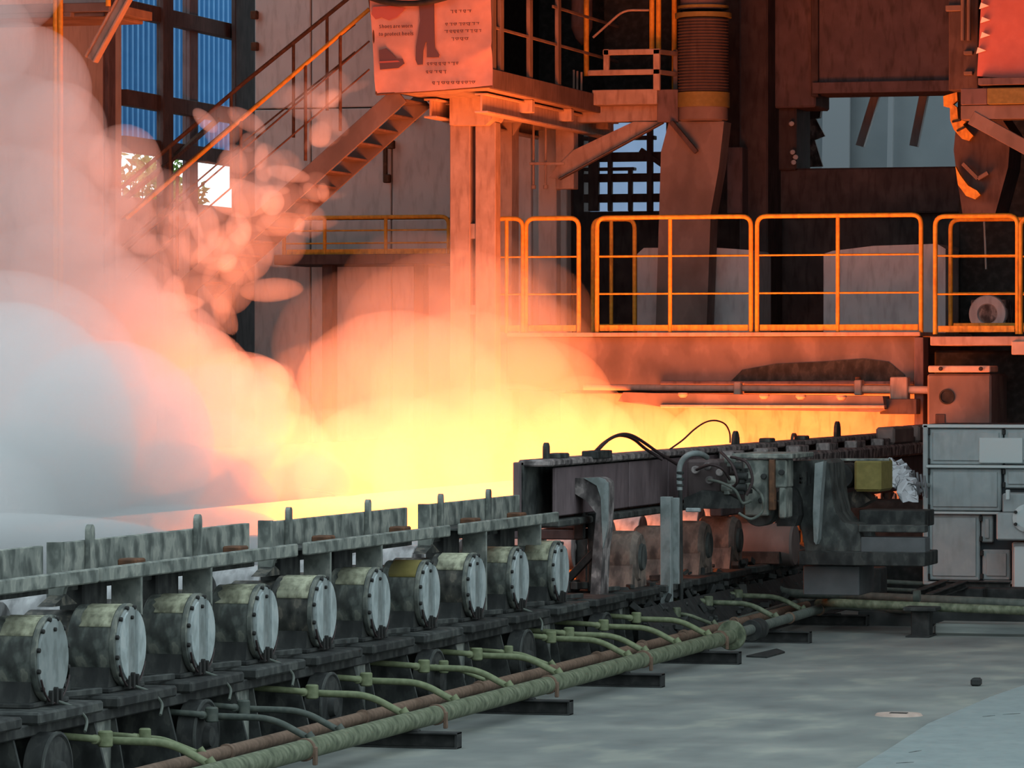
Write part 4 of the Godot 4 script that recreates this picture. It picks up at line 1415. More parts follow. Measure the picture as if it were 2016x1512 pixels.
# ------------------------------------------------------------------ the mill stand behind the table
func mill() -> void:
	var o := thing("mill_deck", "wide reddish scorched deck beam across the table, below the yellow rails", "deck", Vector3(25.5, 2.0, -2.5))
	var st := S()
	bu(st, 25.15, 25.35, -4.918, 1.784, -0.515, 2.343, 0.01)
	part("face_plate", st, M.scorched, o)
	st = S()
	bu(st, 24.95, 28.1, -4.861, 2.341, -0.478, 2.383, 0.005)
	part("deck_plate", st, M.paint, o)
	st = S()
	prism_u(st, [Vector2(-2.506, 1.868), Vector2(-2.377, 1.995), Vector2(-2.012, 2.058), Vector2(-1.53, 2.079), Vector2(-1.105, 2.11), Vector2(-0.84, 2.078), Vector2(-0.671, 1.943), Vector2(-0.66, 1.87), Vector2(-1.424, 1.89), Vector2(-1.851, 1.843)], 25.135, 25.16)
	part("scorch_mark", st, M.grime, o, "dark soot patch")
	st = S()
	bu(st, 25.0, 25.3, -0.548, 1.423, -0.453, 2.328)
	part("edge_post", st, M.brown, o)
	st = S()
	bu(st, 25.1, 25.14, -3.245, 1.843, -0.569, 1.879)
	part("lower_edge", st, M.brown, o)
	# spray header
	o = thing("spray_header", "orange lit horizontal pipe with clamps running below the deck beam", "pipe", Vector3(24.9, 1.796, -2.12))
	st = S()
	tube(st, [Vector3(24.9, 1.815, -4.012), Vector3(24.9, 1.797, -1.111)], 0.032, 12)
	part("pipe", st, M.paint, o)
	st = S()
	tube(st, [Vector3(24.9, 1.797, -1.111), Vector3(24.9, 1.788, -0.26)], 0.04, 12)
	part("end_pipe", st, M.paint_bright, o)
	for q in [[-2.398, 1.733, -2.323, 1.869], [-1.138, 1.735, -1.064, 1.891], [-0.765, 1.664, -0.587, 1.922]]:
		st = S()
		bu(st, 24.82, 25.0, q[0], q[1], q[2], q[3], 0.01)
		part("clamp", st, M.paint, o)
	st = S()
	cyl(st, Vector3(24.9, 1.891, -1.111), Vector3(24.9, 1.922, -1.111), 0.03, 8)
	part("nut", st, M.rust, o)
	o = thing("entry_guide", "smooth entry guide plate glowing orange in the slot below the hood", "guide plate", Vector3(25.8, 0.9, -2.4))
	st = S()
	bu(st, 25.75, 25.9, -4.5, 0.95, -0.42, 1.75, 0.01)
	part("plate", st, M.paint_bright, o)
	# hood beam with nozzles
	o = thing("spray_hood", "orange lit hood beam right above the bright opening", "hood", Vector3(24.6, 1.621, -1.948))
	st = S()
	prism_u(st, [Vector2(-3.5, 1.764), Vector2(-3.176, 1.754), Vector2(-0.79, 1.727), Vector2(-0.769, 1.593), Vector2(-0.842, 1.567), Vector2(-2.373, 1.589), Vector2(-3.123, 1.618), Vector2(-3.554, 1.67)], 24.55, 24.93)
	part("hood_plate", st, M.scorched, o)
	st = S()
	bu(st, 24.5, 24.6, -3.098, 1.607, -0.761, 1.637)
	part("lip", st, M.paint, o)
	for q in [Vector3(24.55, 1.739, -2.869), Vector3(24.55, 1.725, -2.017), Vector3(24.55, 1.721, -1.636), Vector3(24.55, 1.716, -1.215)]:
		st = S()
		lathe(st, q, Vector3(0, -1, 0), [[0, -0.02], [0.05, -0.02], [0.055, 0.0], [0.03, 0.03], [0, 0.03]], 16)
		part("nozzle", st, M.paint, o)
	st = S()
	bu(st, 24.7, 24.93, -0.847, 1.543, -0.469, 1.700)
	part("end_block", st, M.brown_dark, o)
	# stand block on the right with its bored hole
	o = thing("stand_block", "reddish mottled stand block with a bored hole, above the grey cabinet", "block", Vector3(24.6, 1.472, -0.036))
	st = S()
	bu(st, 24.6, 25.6, -0.342, 1.318, 0.31, 1.954, 0.02)
	part("block", st, M.scorched, o)
	st = S()
	bu(st, 24.5, 25.0, -0.314, 1.969, 0.316, 2.036, 0.01)
	part("top_flange", st, M.paint_bright, o)
	for q in [Vector3(24.48, 2.005, -0.181), Vector3(24.48, 2.005, 0.227)]:
		st = S()
		cyl(st, q, q + Vector3(-0.03, 0, 0), 0.022, 8)
		part("bolt", st, M.bolt, o)
	st = S()
	lathe(st, Vector3(24.6, 1.723, -0.14), Vector3(-1, 0, 0), [[0, 0.004], [0.06, 0.004], [0.066, 0.0], [0.078, 0.006], [0.078, 0.02], [0.062, 0.022], [0.06, 0.006], [0, 0.006]], 24)
	part("bore", st, M.dark, o)
	st = S()
	bu(st, 24.59, 24.62, -0.259, 1.409, -0.155, 1.548)
	part("keeper", st, M.brown_dark, o)
	# white machine covers on the deck
	st = S()
	prism_u(st, [Vector2(-4.114, 2.383), Vector2(-4.114, 3.271), Vector2(-4.039, 3.337), Vector2(-3.282, 3.337), Vector2(-2.86, 3.306), Vector2(-2.826, 3.262), Vector2(-2.826, 2.383)], 27.6, 28.6)
	single("machine_cover", st, M.box_white, "pale grey machine cover on the deck, behind the left yellow rail", "machine cover")
	st = S()
	prism_u(st, [Vector2(-1.982, 2.383), Vector2(-1.982, 3.25), Vector2(-1.881, 3.283), Vector2(-1.434, 3.334), Vector2(-0.74, 3.351), Vector2(-0.646, 3.295), Vector2(-0.646, 2.383)], 27.4, 28.6)
	single("machine_cover", st, M.box_white, "pale grey machine cover on the deck, behind the right yellow rail", "machine cover")
	# housing
	o = thing("mill_housing", "huge dark red brown mill housing filling the upper right background", "mill housing", Vector3(29.5, 2.3, -1.5))
	for q in [[29.2, -3.322, 2.385, -2.993, 6.524, M.brown_dark], [29.6, -3.151, 4.979, -2.525, 6.552, M.brown], [29.5, -2.54, 5.126, -0.796, 6.514, M.brown], [29.9, -3.145, 3.778, -0.864, 4.300, M.brown_dark], [30.2, -3.283, 2.157, -0.915, 3.819, M.brown_dark], [29.8, -3.147, 4.278, -2.791, 5.033, M.brown_dark]]:
		st = S()
		bu(st, q[0], q[0] + 0.8, q[1], q[2], q[3], q[4], 0.02)
		part("plate", st, q[5], o)
	st = S()
	bu(st, 29.44, 29.6, -2.545, 5.091, -2.463, 6.414)
	part("joint_strip", st, M.brown_dark, o)
	st = S()
	bu(st, 29.38, 29.6, -2.519, 5.120, -0.836, 5.246)
	part("lower_flange", st, M.brown, o)
	for q in [Vector3(29.75, 4.477, -2.828), Vector3(29.75, 4.419, -2.793), Vector3(29.75, 4.361, -2.816), Vector3(29.75, 4.802, -2.84)]:
		st = S()
		cyl(st, q, q + Vector3(-0.06, 0, 0.02), 0.03, 8)
		part("bolt", st, M.box_white, o)
	st = S()
	bu(st, 28.9, 29.3, -3.395, 3.756, -3.22, 4.500)
	part("side_web", st, M.brown, o)
	o = thing("right_housing", "black housing column at the right edge behind the small yellow rail", "mill housing", Vector3(28.4, 2.3, 0.8))
	st = S()
	bu(st, 28.2, 29.2, -0.641, 1.956, 0.54, 6.357, 0.02)
	part("column", st, M.dark, o)
	st = S()
	bu(st, 25.7, 27.0, -0.465, 1.302, 0.908, 2.194, 0.02)
	part("base", st, M.dark, o)
	st = S()
	lathe(st, Vector3(26.6, 2.584, -0.057), Vector3(-1, 0, 0), [[0.10, -0.1], [0.20, -0.1], [0.20, 0.0], [0.19, 0.02], [0.11, 0.02], [0.10, 0.0], [0.10, -0.1]], 32)
	part("pale_ring", st, M.box_white, o, "pale ring seen through the rail")
	st = S()
	bu(st, 26.6, 27.2, -0.235, 2.401, 0.132, 2.734, 0.01)
	part("ring_carrier", st, M.mould, o)
	st = S()
	tube(st, [Vector3(27.5, 3.623, -0.244), Vector3(27.5, 3.076, -0.222)], 0.012, 8)
	part("drip_rod", st, M.cover_light, o)
	# duct
	o = thing("bellows_duct", "thick brown duct with a ribbed bellows between two orange flanges", "duct", Vector3(27.3, 3.7, -3.297))
	var c := Vector3(27.3, 6.026, -3.297)
	var prof := []
	var ya := 5.816
	var yb := 5.018
	st = S()
	var nr := 24
	for i in nr + 1:
		var y := lerpf(yb, ya, float(i) / nr)
		prof.append([0.268, y])
		if i < nr:
			prof.append([0.28, y + (ya - yb) / nr * 0.5])
	lathe(st, Vector3(c.x, 0, c.z), Vector3.UP, prof, 32, false)
	part("bellows", st, M.brown_dark, o)
	for q in [[5.827, 0.31, 0.05], [4.852, 0.29, 0.16], [5.927, 0.28, 0.03]]:
		st = S()
		lathe(st, Vector3(c.x, q[0], c.z), Vector3.UP, [[0.2, 0], [q[1], 0], [q[1], q[2]], [0.2, q[2]]], 36)
		part("flange", st, M.yellow_plate, o)
	st = S()
	lathe(st, Vector3(c.x, 5.916, c.z), Vector3.UP, [[0.25, 0], [0.25, 1.2]], 32)
	part("upper_pipe", st, M.brown, o)
	st = S()
	lathe(st, Vector3(c.x, 4.697, c.z), Vector3.UP, [[0.24, 0], [0.27, 0.02], [0.27, 0.17]], 32)
	part("collar", st, M.scorched, o)
	st = S()
	prism_u(st, [Vector2(-3.656, 4.703), Vector2(-3.042, 4.693), Vector2(-3.099, 4.196), Vector2(-3.19, 3.699), Vector2(-3.235, 2.482), Vector2(-3.805, 2.483), Vector2(-3.747, 4.371)], 27.2, 27.55)
	part("lower_duct", st, M.scorched, o)
	st = S()
	bar(st, Vector3(27.1, 4.691, -3.608), Vector3(27.1, 4.356, -3.324), 0.06, 0.05)
	part("edge_bar", st, M.brown_dark, o)


# ------------------------------------------------------------------ yellow guard rails
func rail(label: String, u: float, za: float, zb: float, y0: float, y1: float, mids: Array, group := "") -> void:
	var o := thing("guard_rail", label, "guard rail", Vector3(u, y0, (za + zb) / 2.0), group)
	var r := 0.024
	var st := S()
	tube(st, bend([Vector3(u, y0, za), Vector3(u, y1, za), Vector3(u, y1, zb), Vector3(u, y0, zb)], 0.10, 5), r, 12)
	part("frame", st, M.yellow, o)
	for z in mids:
		st = S()
		tube(st, [Vector3(u, y0, z), Vector3(u, y1, z)], r * 0.9, 10)
		part("post", st, M.yellow, o)
	for f in [0.34, 0.665]:
		st = S()
		tube(st, [Vector3(u, lerpf(y0, y1, f), za), Vector3(u, lerpf(y0, y1, f), zb)], 0.010, 8)
		part("mid_rail", st, M.yellow, o)
	st = S()
	bx(st, u - 0.008, y0 + 0.02, minf(za, zb) + 0.03, u + 0.008, y0 + 0.085, maxf(za, zb) - 0.03, 0.003)
	part("toe_plate", st, M.yellow, o)

func rails() -> void:
	var y0 := 2.376
	var y1 := 3.58
	rail("wide yellow guard rail panel in front of the dark gap and right cover", 25.0, -2.19, -0.477, y0, y1, [-1.342])
	rail("wide yellow guard rail panel on the deck, in front of the left pale cover", 25.0, -3.896, -2.254, y0, y1, [-3.112])
	rail("narrow yellow guard rail panel half lost in the orange mist, right of the column", 25.0, -4.665, -4.093, y0, y1, [])
	rail("yellow guard rail panel close beside the twin column, mostly in mist", 25.0, -5.02, -4.699, y0, y1, [-4.876])
	rail("dim yellow guard rail further back, seen through the wide left panel", 26.8, -4.409, -3.943, y0 + 0.03, 3.626, [-4.204])
	rail("small yellow guard rail panel at the right, before the black column", 24.4, -0.223, 0.609, 2.352, 3.54, [])
	rail("yellow guard rail cut by the right picture edge", 24.4, 0.64, 1.2, 2.351, 3.52, [])
	rail("dim yellow rail post frame behind the small right rail panel", 26.2, -0.382, 0.516, 2.399, 3.568, [])
	rail("far yellow rail in front of the pale plate wall, left of the twin column", 28.8, -8.622, -6.636, 3.299, 3.749, [-8.128, -7.391])
	var st := S()
	bu(st, 28.7, 29.9, -8.712, 3.207, -6.148, 3.323)
	single("far_walkway", st, M.brown_dark, "dark walkway edge below the far yellow rail, left of the column", "walkway")
	for q in [[-8.194, 0.982, -8.07, 3.218], [-7.086, 0.988, -6.964, 3.210]]:
		st = S()
		bu(st, 28.9, 29.1, q[0], 0.0, q[2], q[3])
		single("walkway_leg", st, M.brown_dark, "dark walkway leg lost in the smoke, left one" if q[0] < -8.0 else "dark walkway leg lost in the smoke, right one", "post")
	# right walkway carrying the small rail
	var o := thing("right_walkway", "pinkish walkway edge beam below the small right yellow rail", "walkway", Vector3(24.3, 2.188, 0.247))
	st = S()
	bu(st, 24.3, 26.0, -0.257, 2.239, 1.215, 2.330)
	part("edge_beam", st, M.paint, o)
	st = S()
	bu(st, 24.25, 26.0, 0.572, 2.146, 1.222, 2.279)
	part("bracket", st, M.paint_bright, o)


# ------------------------------------------------------------------ platforms, banner, columns
func letters(t: String, p: Vector3, h: float, parent: Node, called := "lettering", m: Material = null) -> void:
	var tm := TextMesh.new()
	var f := SystemFont.new()
	f.font_names = PackedStringArray(["Droid Sans"])
	f.font_weight = 700
	tm.font = f
	tm.text = t
	tm.font_size = 32
	tm.pixel_size = h / 24.0
	tm.depth = 0.004
	tm.horizontal_alignment = HORIZONTAL_ALIGNMENT_LEFT
	var o := MeshInstance3D.new()
	o.name = called
	o.mesh = tm
	o.material_override = m if m else M.ink
	parent.add_child(o, true)
	var off := Vector3.ZERO
	var q: Node = parent
	while q != self:
		off += (q as Node3D).position
		q = q.get_parent()
	o.basis = Basis(Vector3(0, 0, 1), Vector3.UP, Vector3(-1, 0, 0))
	o.position = p - off

func sheet(st: SurfaceTool, u: float, tl: Vector2, top_r: Vector2, bl: Vector2, br: Vector2, wave: float, sd: int) -> void:
	var nz := noise(0.9, 3, sd)
	var nx := 26
	var ny := 18
	var g := []
	for j in ny + 1:
		var row := []
		for i in nx + 1:
			var s := float(i) / nx
			var t := float(j) / ny
			var q := bl.lerp(br, s).lerp(tl.lerp(top_r, s), t)
			q.y -= sin(s * PI) * 0.012 * (1.0 - t)
			var d := nz.get_noise_2d(q.x * 2.2, q.y * 2.2) * wave
			# a slack fold in the lower right corner
			var fold: float = absf((s - 0.55) * 0.42 - (t - 0.17) * 0.9)
			if s > 0.5:
				d -= maxf(0.0, 0.03 - fold * 0.5) * wave * 30.0 * (s - 0.5) * 2.0
			row.append(Vector3(u + d, q.y, q.x))
		g.append(row)
	st.set_smooth_group(1)
	for j in ny:
		for i in nx:
			quad(st, g[j][i], g[j][i + 1], g[j + 1][i + 1], g[j + 1][i])
	st.set_smooth_group(2)
	for j in ny:
		for i in nx:
			var k := Vector3(0.008, 0, 0)
			quad(st, g[j + 1][i] + k, g[j + 1][i + 1] + k, g[j][i + 1] + k, g[j][i] + k)

func platforms() -> void:
	# banner
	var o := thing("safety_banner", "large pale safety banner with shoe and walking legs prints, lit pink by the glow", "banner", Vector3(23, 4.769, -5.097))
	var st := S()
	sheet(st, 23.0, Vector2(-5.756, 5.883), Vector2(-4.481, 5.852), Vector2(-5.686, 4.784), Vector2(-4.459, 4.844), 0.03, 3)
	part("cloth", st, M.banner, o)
	st = S()
	prism_u(st, [Vector2(-5.181, 5.866), Vector2(-5.058, 5.863), Vector2(-5.053, 5.403), Vector2(-5.048, 5.22), Vector2(-5, 5.157), Vector2(-5.01, 5.132), Vector2(-5.133, 5.135), Vector2(-5.128, 5.293), Vector2(-5.149, 5.283), Vector2(-5.17, 5.202), Vector2(-5.176, 5.064), Vector2(-5.229, 5.06), Vector2(-5.25, 5.111), Vector2(-5.245, 5.244), Vector2(-5.202, 5.509), Vector2(-5.213, 5.662)], 22.955, 22.965)
	part("leg_print", st, M.ink, o)
	st = S()
	prism_u(st, [Vector2(-5.636, 5.216), Vector2(-5.561, 5.235), Vector2(-5.512, 5.193), Vector2(-5.453, 5.131), Vector2(-5.389, 5.124), Vector2(-5.368, 5.078), Vector2(-5.432, 5.033), Vector2(-5.625, 5.021)], 22.955, 22.965)
	part("shoe_print", st, M.ink, o)
	st = S()
	prism_u(st, [Vector2(-5.628, 5.103), Vector2(-5.435, 5.109), Vector2(-5.414, 5.093), Vector2(-5.628, 5.087)], 22.95, 22.956)
	part("shoe_band", st, M.ink_red, o)
	st = S()
	prism_u(st, [Vector2(-5.7, 5.653), Vector2(-5.512, 5.659), Vector2(-5.352, 5.635), Vector2(-5.448, 5.545), Vector2(-5.534, 5.516), Vector2(-5.609, 5.548), Vector2(-5.673, 5.529), Vector2(-5.716, 5.581)], 22.955, 22.965)
	part("red_print", st, M.ink_red, o)
	letters("Shoes are worn", Vector3(22.96, 5.454, -5.636), 0.036, o)
	letters("to protect heels", Vector3(22.96, 5.377, -5.641), 0.036, o)
	# the worn lines of a second script: strokes with a headline
	var r := RandomNumberGenerator.new()
	r.seed = 17
	for row in [[878, 944, 47], [876, 946, 61], [890, 922, 76], [852, 930, 162], [888, 930, 22], [842, 900, 124], [840, 880, 140]]:
		st = S()
		var x: float = row[0]
		while x < row[1]:
			var w := r.randf_range(4.0, 9.0)
			var za := pz(x)
			var zb := pz(x + w)
			var yy := py(row[2])
			bu(st, 22.955, 22.962, za, yy, zb, yy + 0.006, 0.001)
			bu(st, 22.955, 22.962, lerpf(za, zb, 0.6), yy - r.randf_range(0.015, 0.03), lerpf(za, zb, 0.8), yy, 0.001)
			if r.randf() < 0.6:
				bar(st, Vector3(22.958, yy, za), Vector3(22.958, yy - 0.022, lerpf(za, zb, 0.5)), 0.006, 0.006, 0.001)
			x += w + r.randf_range(1.0, 3.0)
		part("script_line", st, M.ink, o)
	st = S()
	tube(st, [Vector3(23.02, 5.885, -5.778), Vector3(23.02, 5.422, -5.714), Vector3(23.02, 4.775, -5.681)], 0.012, 8)
	tube(st, [Vector3(23.02, 4.775, -5.681), Vector3(23.02, 4.836, -4.476)], 0.012, 8)
	part("edge_rod", st, M.rust, o)
	# crossing cable above the banner
	st = S()
	tube(st, smooth([Vector3(22.8, 5.753, -5.719), Vector3(22.8, 5.687, -5.516), Vector3(22.8, 5.668, -5.143), Vector3(22.8, 5.732, -4.825)]), 0.03, 10)
	single("sagging_cable", st, M.dark, "thick dark cable sagging across the top of the banner", "cable")
	# platform behind the banner, running away from us
	o = thing("cab_platform", "orange lit steel platform with barred dark cab, right of the banner", "platform", Vector3(25.5, 4.7, -5.3))
	var yp := 4.948
	st = S()
	bx(st, 23.1, yp - 0.12, -5.7, 29.2, yp - 0.04, -4.5, 0.01)
	part("floor_plate", st, M.paint, o)
	st = S()
	bs(st, -4.52, -4.48, 23.1, yp - 0.13, 29.4, yp + 0.07, 0.006)
	part("toe_board", st, M.brown, o)
	st = S()
	bs(st, -5.7, -5.62, 24.0, yp - 0.04, 29.4, yp + 3.0, 0.0)
	bu(st, 29.0, 29.1, -5.7, yp, -4.6, yp + 3.0, 0.0)
	part("cab_wall", st, M.dark, o)
	for x in [23.198, 23.479, 24.581, 25.716]:
		st = S()
		bx(st, x - 0.06, yp, -4.53, x + 0.06, yp + 3.0, -4.49, 0.004)
		part("post", st, M.scorched, o)
	st = S()
	bs(st, -4.52, -4.50, 23.2, 5.444 - 0.015, 28.6, 5.444 + 0.015, 0.003)
	bs(st, -4.52, -4.50, 25.5, 5.838 - 0.015, 28.6, 5.838 + 0.015, 0.003)
	part("mid_rail", st, M.scorched, o)
	st = S()
	ibeam(st, Vector3(24.9, 4.836, -5.613), Vector3(24.9, 4.801, -4.836), 0.14, 0.12, 0.02)
	ibeam(st, Vector3(23.6, yp - 0.24, -4.75), Vector3(29.0, yp - 0.24, -4.75), 0.14, 0.2, 0.02)
	ibeam(st, Vector3(24.3, yp - 0.24, -5.5), Vector3(29.0, yp - 0.24, -5.5), 0.14, 0.2, 0.02)
	for x in [25.0, 26.6, 28.2]:
		bx(st, x, yp - 0.26, -5.5, x + 0.12, yp - 0.12, -4.6, 0.01)
	part("floor_beam", st, M.paint_bright, o)
	# twin column
	o = thing("twin_column", "tall pale twin column with a tapered cap plate under the platform", "column", Vector3(24.8, 1.08, -5.195))
	for q in [[-5.439, 2.144, -5.217, 4.591], [-5.162, 2.143, -4.94, 4.587]]:
		st = S()
		bu(st, 24.8, 25.0, q[0], 0.0, q[2], q[3], 0.008)
		part("shaft", st, M.paint, o)
	st = S()
	bu(st, 24.92, 24.96, -5.257, 0.0, -5.179, 4.595, 0.0)
	part("web", st, M.brown_dark, o)
	for q in [[-5.228, 3.366, -5.15, 3.526], [-5.228, 2.569, -5.15, 2.675]]:
		st = S()
		bu(st, 24.82, 24.9, q[0], q[1], q[2], q[3])
		part("batten", st, M.paint, o)
	st = S()
	prism_u(st, [Vector2(-5.387, 4.883), Vector2(-4.813, 4.852), Vector2(-4.934, 4.6), Vector2(-5, 4.543), Vector2(-5.387, 4.549)], 24.62, 25.05)
	part("cap_plate", st, M.paint_bright, o)
	st = S()
	bu(st, 25.1, 25.3, -5.639, 4.772, -5.494, 4.933)
	part("side_bracket", st, M.paint_bright, o)
	o = thing("rear_column", "pale single column with a triangular bracket, right behind the twin column", "column", Vector3(27, 1.036, -5.457))
	st = S()
	var rc := [-5.544, 2.151, -5.382, 4.814]
	bu(st, 27.0, 27.3, rc[0], 0.0, rc[2], rc[3], 0.01)
	part("shaft", st, M.paint_bright, o)
	st = S()
	prism_u(st, [Vector2(-5.382, 4.802), Vector2(-5.208, 4.799), Vector2(-5.37, 4.557)], 27.0, 27.04)
	part("bracket", st, M.paint_bright, o)
	# bracket frame with the small landing
	o = thing("landing_bracket", "pinkish bracket frame with a long diagonal brace below the small landing", "bracket", Vector3(27.5, 4.39, -4.406))
	st = S()
	bu(st, 27.4, 27.6, -4.959, 4.718, -3.68, 4.909, 0.008)
	part("top_beam", st, M.paint, o)
	st = S()
	bu(st, 27.4, 27.6, -4.994, 3.988, -4.785, 4.728, 0.008)
	part("hanger", st, M.paint, o)
	st = S()
	prism_u(st, [Vector2(-4.104, 4.715), Vector2(-3.783, 4.71), Vector2(-4.959, 4.101), Vector2(-5.063, 4.113), Vector2(-4.982, 4.224), Vector2(-4.785, 4.412)], 27.38, 27.5)
	part("diagonal_brace", st, M.paint, o)
	st = S()
	bar(st, Vector3(27.36, 4.697, -3.762), Vector3(27.36, 4.088, -4.937), 0.10, 0.012)
	part("brace_flange", st, M.scorched, o)
	o = thing("small_landing", "small pale landing with boxed rail frame, left of the ribbed duct", "platform", Vector3(27.2, 4.899, -4.157))
	st = S()
	bu(st, 27.1, 28.3, -4.499, 4.888, -3.767, 5.053, 0.006)
	part("fascia", st, M.paint, o)
	st = S()
	bu(st, 27.15, 27.3, -3.779, 4.694, -3.546, 5.049, 0.006)
	part("side_fascia", st, M.brown, o)
	for q in [[-4.372, 5.429, -3.733, 5.490], [-4.544, 5.210, -3.733, 5.270], [-3.807, 5.037, -3.733, 5.485], [-4.367, 5.257, -4.304, 5.495]]:
		st = S()
		bu(st, 27.08, 27.14, q[0], q[1], q[2], q[3])
		part("rail", st, M.paint, o)
	for q in [[Vector3(27.1, 5.456, -3.744), Vector3(27.4, 5.453, -3.623)], [Vector3(27.1, 5.235, -3.744), Vector3(27.4, 5.23, -3.623)], [Vector3(27.4, 5.497, -3.629), Vector3(27.4, 5.041, -3.629)]]:
		st = S()
		bar(st, q[0], q[1], 0.05, 0.05)
		part("side_rail", st, M.scorched, o)
	st = S()
	bu(st, 28.3, 28.4, -4.67, 5.119, -3.793, 6.357, 0.0)
	part("rear_sheet", st, M.dark, o)
	for q in [[Vector3(27.3, 6.28, -4.614), Vector3(27.3, 5.22, -4.614), "orange upright pipe left of the boxed landing rail"], [Vector3(27.3, 6.262, -3.873), Vector3(27.3, 5.495, -3.873), "left one of two orange pipes above the landing rail"], [Vector3(27.3, 6.26, -3.799), Vector3(27.3, 5.494, -3.799), "right one of two orange pipes above the landing rail"], [Vector3(27.6, 6.284, -3.694), Vector3(27.6, 5.066, -3.694), "brown upright pipe between landing rail and ribbed duct"]]:
		st = S()
		tube(st, [q[0], q[1]], 0.03, 10)
		single("upright_pipe", st, M.yellow, q[2], "pipe")
	st = S()
	tube(st, bend([Vector3(27.4, 5.65, -4.565), Vector3(27.4, 5.944, -4.219), Vector3(27.4, 5.937, -3.898)], 0.1), 0.014, 8)
	single("stair_handrail", st, M.paint, "thin bent handrail behind the landing's orange pipes", "handrail")
	st = S()
	lathe(st, Vector3(27.8, 5.594, -4.798), Vector3.UP, [[0, -0.0], [0.07, 0.08], [0.12, 0.2], [0.12, 1.0], [0, 1.0]], 20)
	single("dark_vessel", st, M.brown, "brown round bottomed vessel hanging left of the orange pipe", "vessel")
	for i in 3:
		st = S()
		var p: Vector3 = [Vector3(26.9, 5.261, -4.652), Vector3(26.9, 5.249, -4.612), Vector3(26.9, 5.237, -4.566)][i]
		tube(st, [p, p + Vector3(0, -0.30, 0)], 0.012, 8)
		single("stub_pipe", st, M.paint, ["leftmost of three short stub pipes at the platform corner", "middle one of three short stub pipes at the platform corner", "rightmost of three short stub pipes at the platform corner"][i], "pipe")
		st = S()
		var q: Vector3 = [Vector3(27.2, 4.71, -5.189), Vector3(27.2, 4.685, -5.05), Vector3(27.64, 4.405, -5.023)][i]
		q.y = yp - 0.1
		tube(st, [q, Vector3(q.x, 4.004, q.z)], 0.014, 8)
		cyl(st, Vector3(q.x, 3.982, q.z), Vector3(q.x, 4.027, q.z), 0.028, 10)
		single("drain_pipe", st, M.paint, ["leftmost of three thin pipes hanging on the pale wall by the columns", "middle one of three thin pipes hanging on the pale wall", "rightmost of three thin pipes hanging by the diagonal brace"][i], "pipe")
	st = S()
	bar(st, Vector3(27.15, 4.261, -5.221), Vector3(27.15, 4.256, -4.822), 0.02, 0.03)
	single("pipe_clamp_bar", st, M.paint, "short level bar clamping the three thin pipes", "bar")
	st = S()
	bu(st, 28.4, 28.5, -5.775, 2.500, -5.549, 4.795, 0.01)
	bu(st, 28.3, 28.5, -5.438, 2.498, -5.225, 4.784, 0.01)
	single("pale_panel", st, M.panel, "pale upright panels behind the thin hanging pipes", "panel")
	# right platform with red sheet
	o = thing("red_platform", "platform corner with a bright red sheet at the upper right", "platform", Vector3(24, 4.507, 0.5))
	st = S()
	sheet(st, 24.0, Vector2(0.317, 5.823), Vector2(1.208, 5.801), Vector2(0.266, 4.915), Vector2(1.208, 4.867), 0.01, 8)
	part("red_sheet", st, M.red_sheet, o, "bright red sheet with pale curled tabs")
	for q in [Vector3(23.97, 5.607, 0.343), Vector3(23.97, 5.466, 0.353), Vector3(23.97, 5.315, 0.353), Vector3(23.97, 5.164, 0.312)]:
		st = S()
		prism(st, [Vector2(-0.05, -0.03), Vector2(0.05, 0.0), Vector2(-0.03, 0.035)], q, Vector3.BACK, Vector3(-0.3, 1, 0).normalized(), Vector3(-0.01, 0, 0))
		part("curled_tab", st, M.white, o)
	st = S()
	bu(st, 23.9, 24.3, 0.293, 4.819, 1.223, 4.889, 0.004)
	part("ledge", st, M.brown, o)
	st = S()
	bu(st, 23.95, 25.5, 0.376, 4.630, 1.215, 4.791, 0.006)
	part("orange_fascia", st, M.yellow_plate, o)
	st = S()
	bu(st, 24.0, 25.5, 0.103, 4.632, 0.368, 4.794, 0.006)
	part("end_fascia", st, M.brown, o)
	st = S()
	bu(st, 24.05, 24.3, 0.095, 4.487, 1.201, 4.628, 0.006)
	part("beam", st, M.scorched, o)
	st = S()
	bar(st, Vector3(24.1, 4.507, 0.199), Vector3(24.1, 4.092, 0.941), 0.12, 0.14)
	part("brace", st, M.scorched, o)
	for q in [[Vector3(24.8, 5.951, -0.013), Vector3(24.8, 5.332, -0.013)], [Vector3(24.8, 5.949, 0.049), Vector3(24.8, 5.331, 0.049)]]:
		st = S()
		tube(st, [q[0], q[1]], 0.022, 8)
		part("pipe", st, M.scorched, o)
	st = S()
	bu(st, 24.9, 25.2, -0.176, 4.835, 0.126, 5.960, 0.01)
	part("post", st, M.brown_dark, o)
	for q in [[-0.199, 5.638, -0.027, 5.699], [-0.012, 5.191, 0.077, 5.232], [-0.012, 4.985, 0.077, 5.026]]:
		st = S()
		bu(st, 24.84, 24.9, q[0], q[1], q[2], q[3])
		part("bracket", st, M.scorched, o)
	# yellow hook block
	o = thing("hook_block", "dark lifting block with yellow and black hooked straps, under the red platform", "hook block", Vector3(25.6, 3.609, -0.023))
	st = S()
	prism_u(st, [Vector2(-0.214, 4.577), Vector2(-0.103, 4.764), Vector2(0.188, 4.68), Vector2(0.346, 4.442), Vector2(0.319, 4.077), Vector2(0.188, 3.607), Vector2(-0.15, 3.589), Vector2(-0.203, 3.926), Vector2(-0.246, 4.267)], 25.6, 26.4)
	part("body", st, M.brown_dark, o)
	st = S()
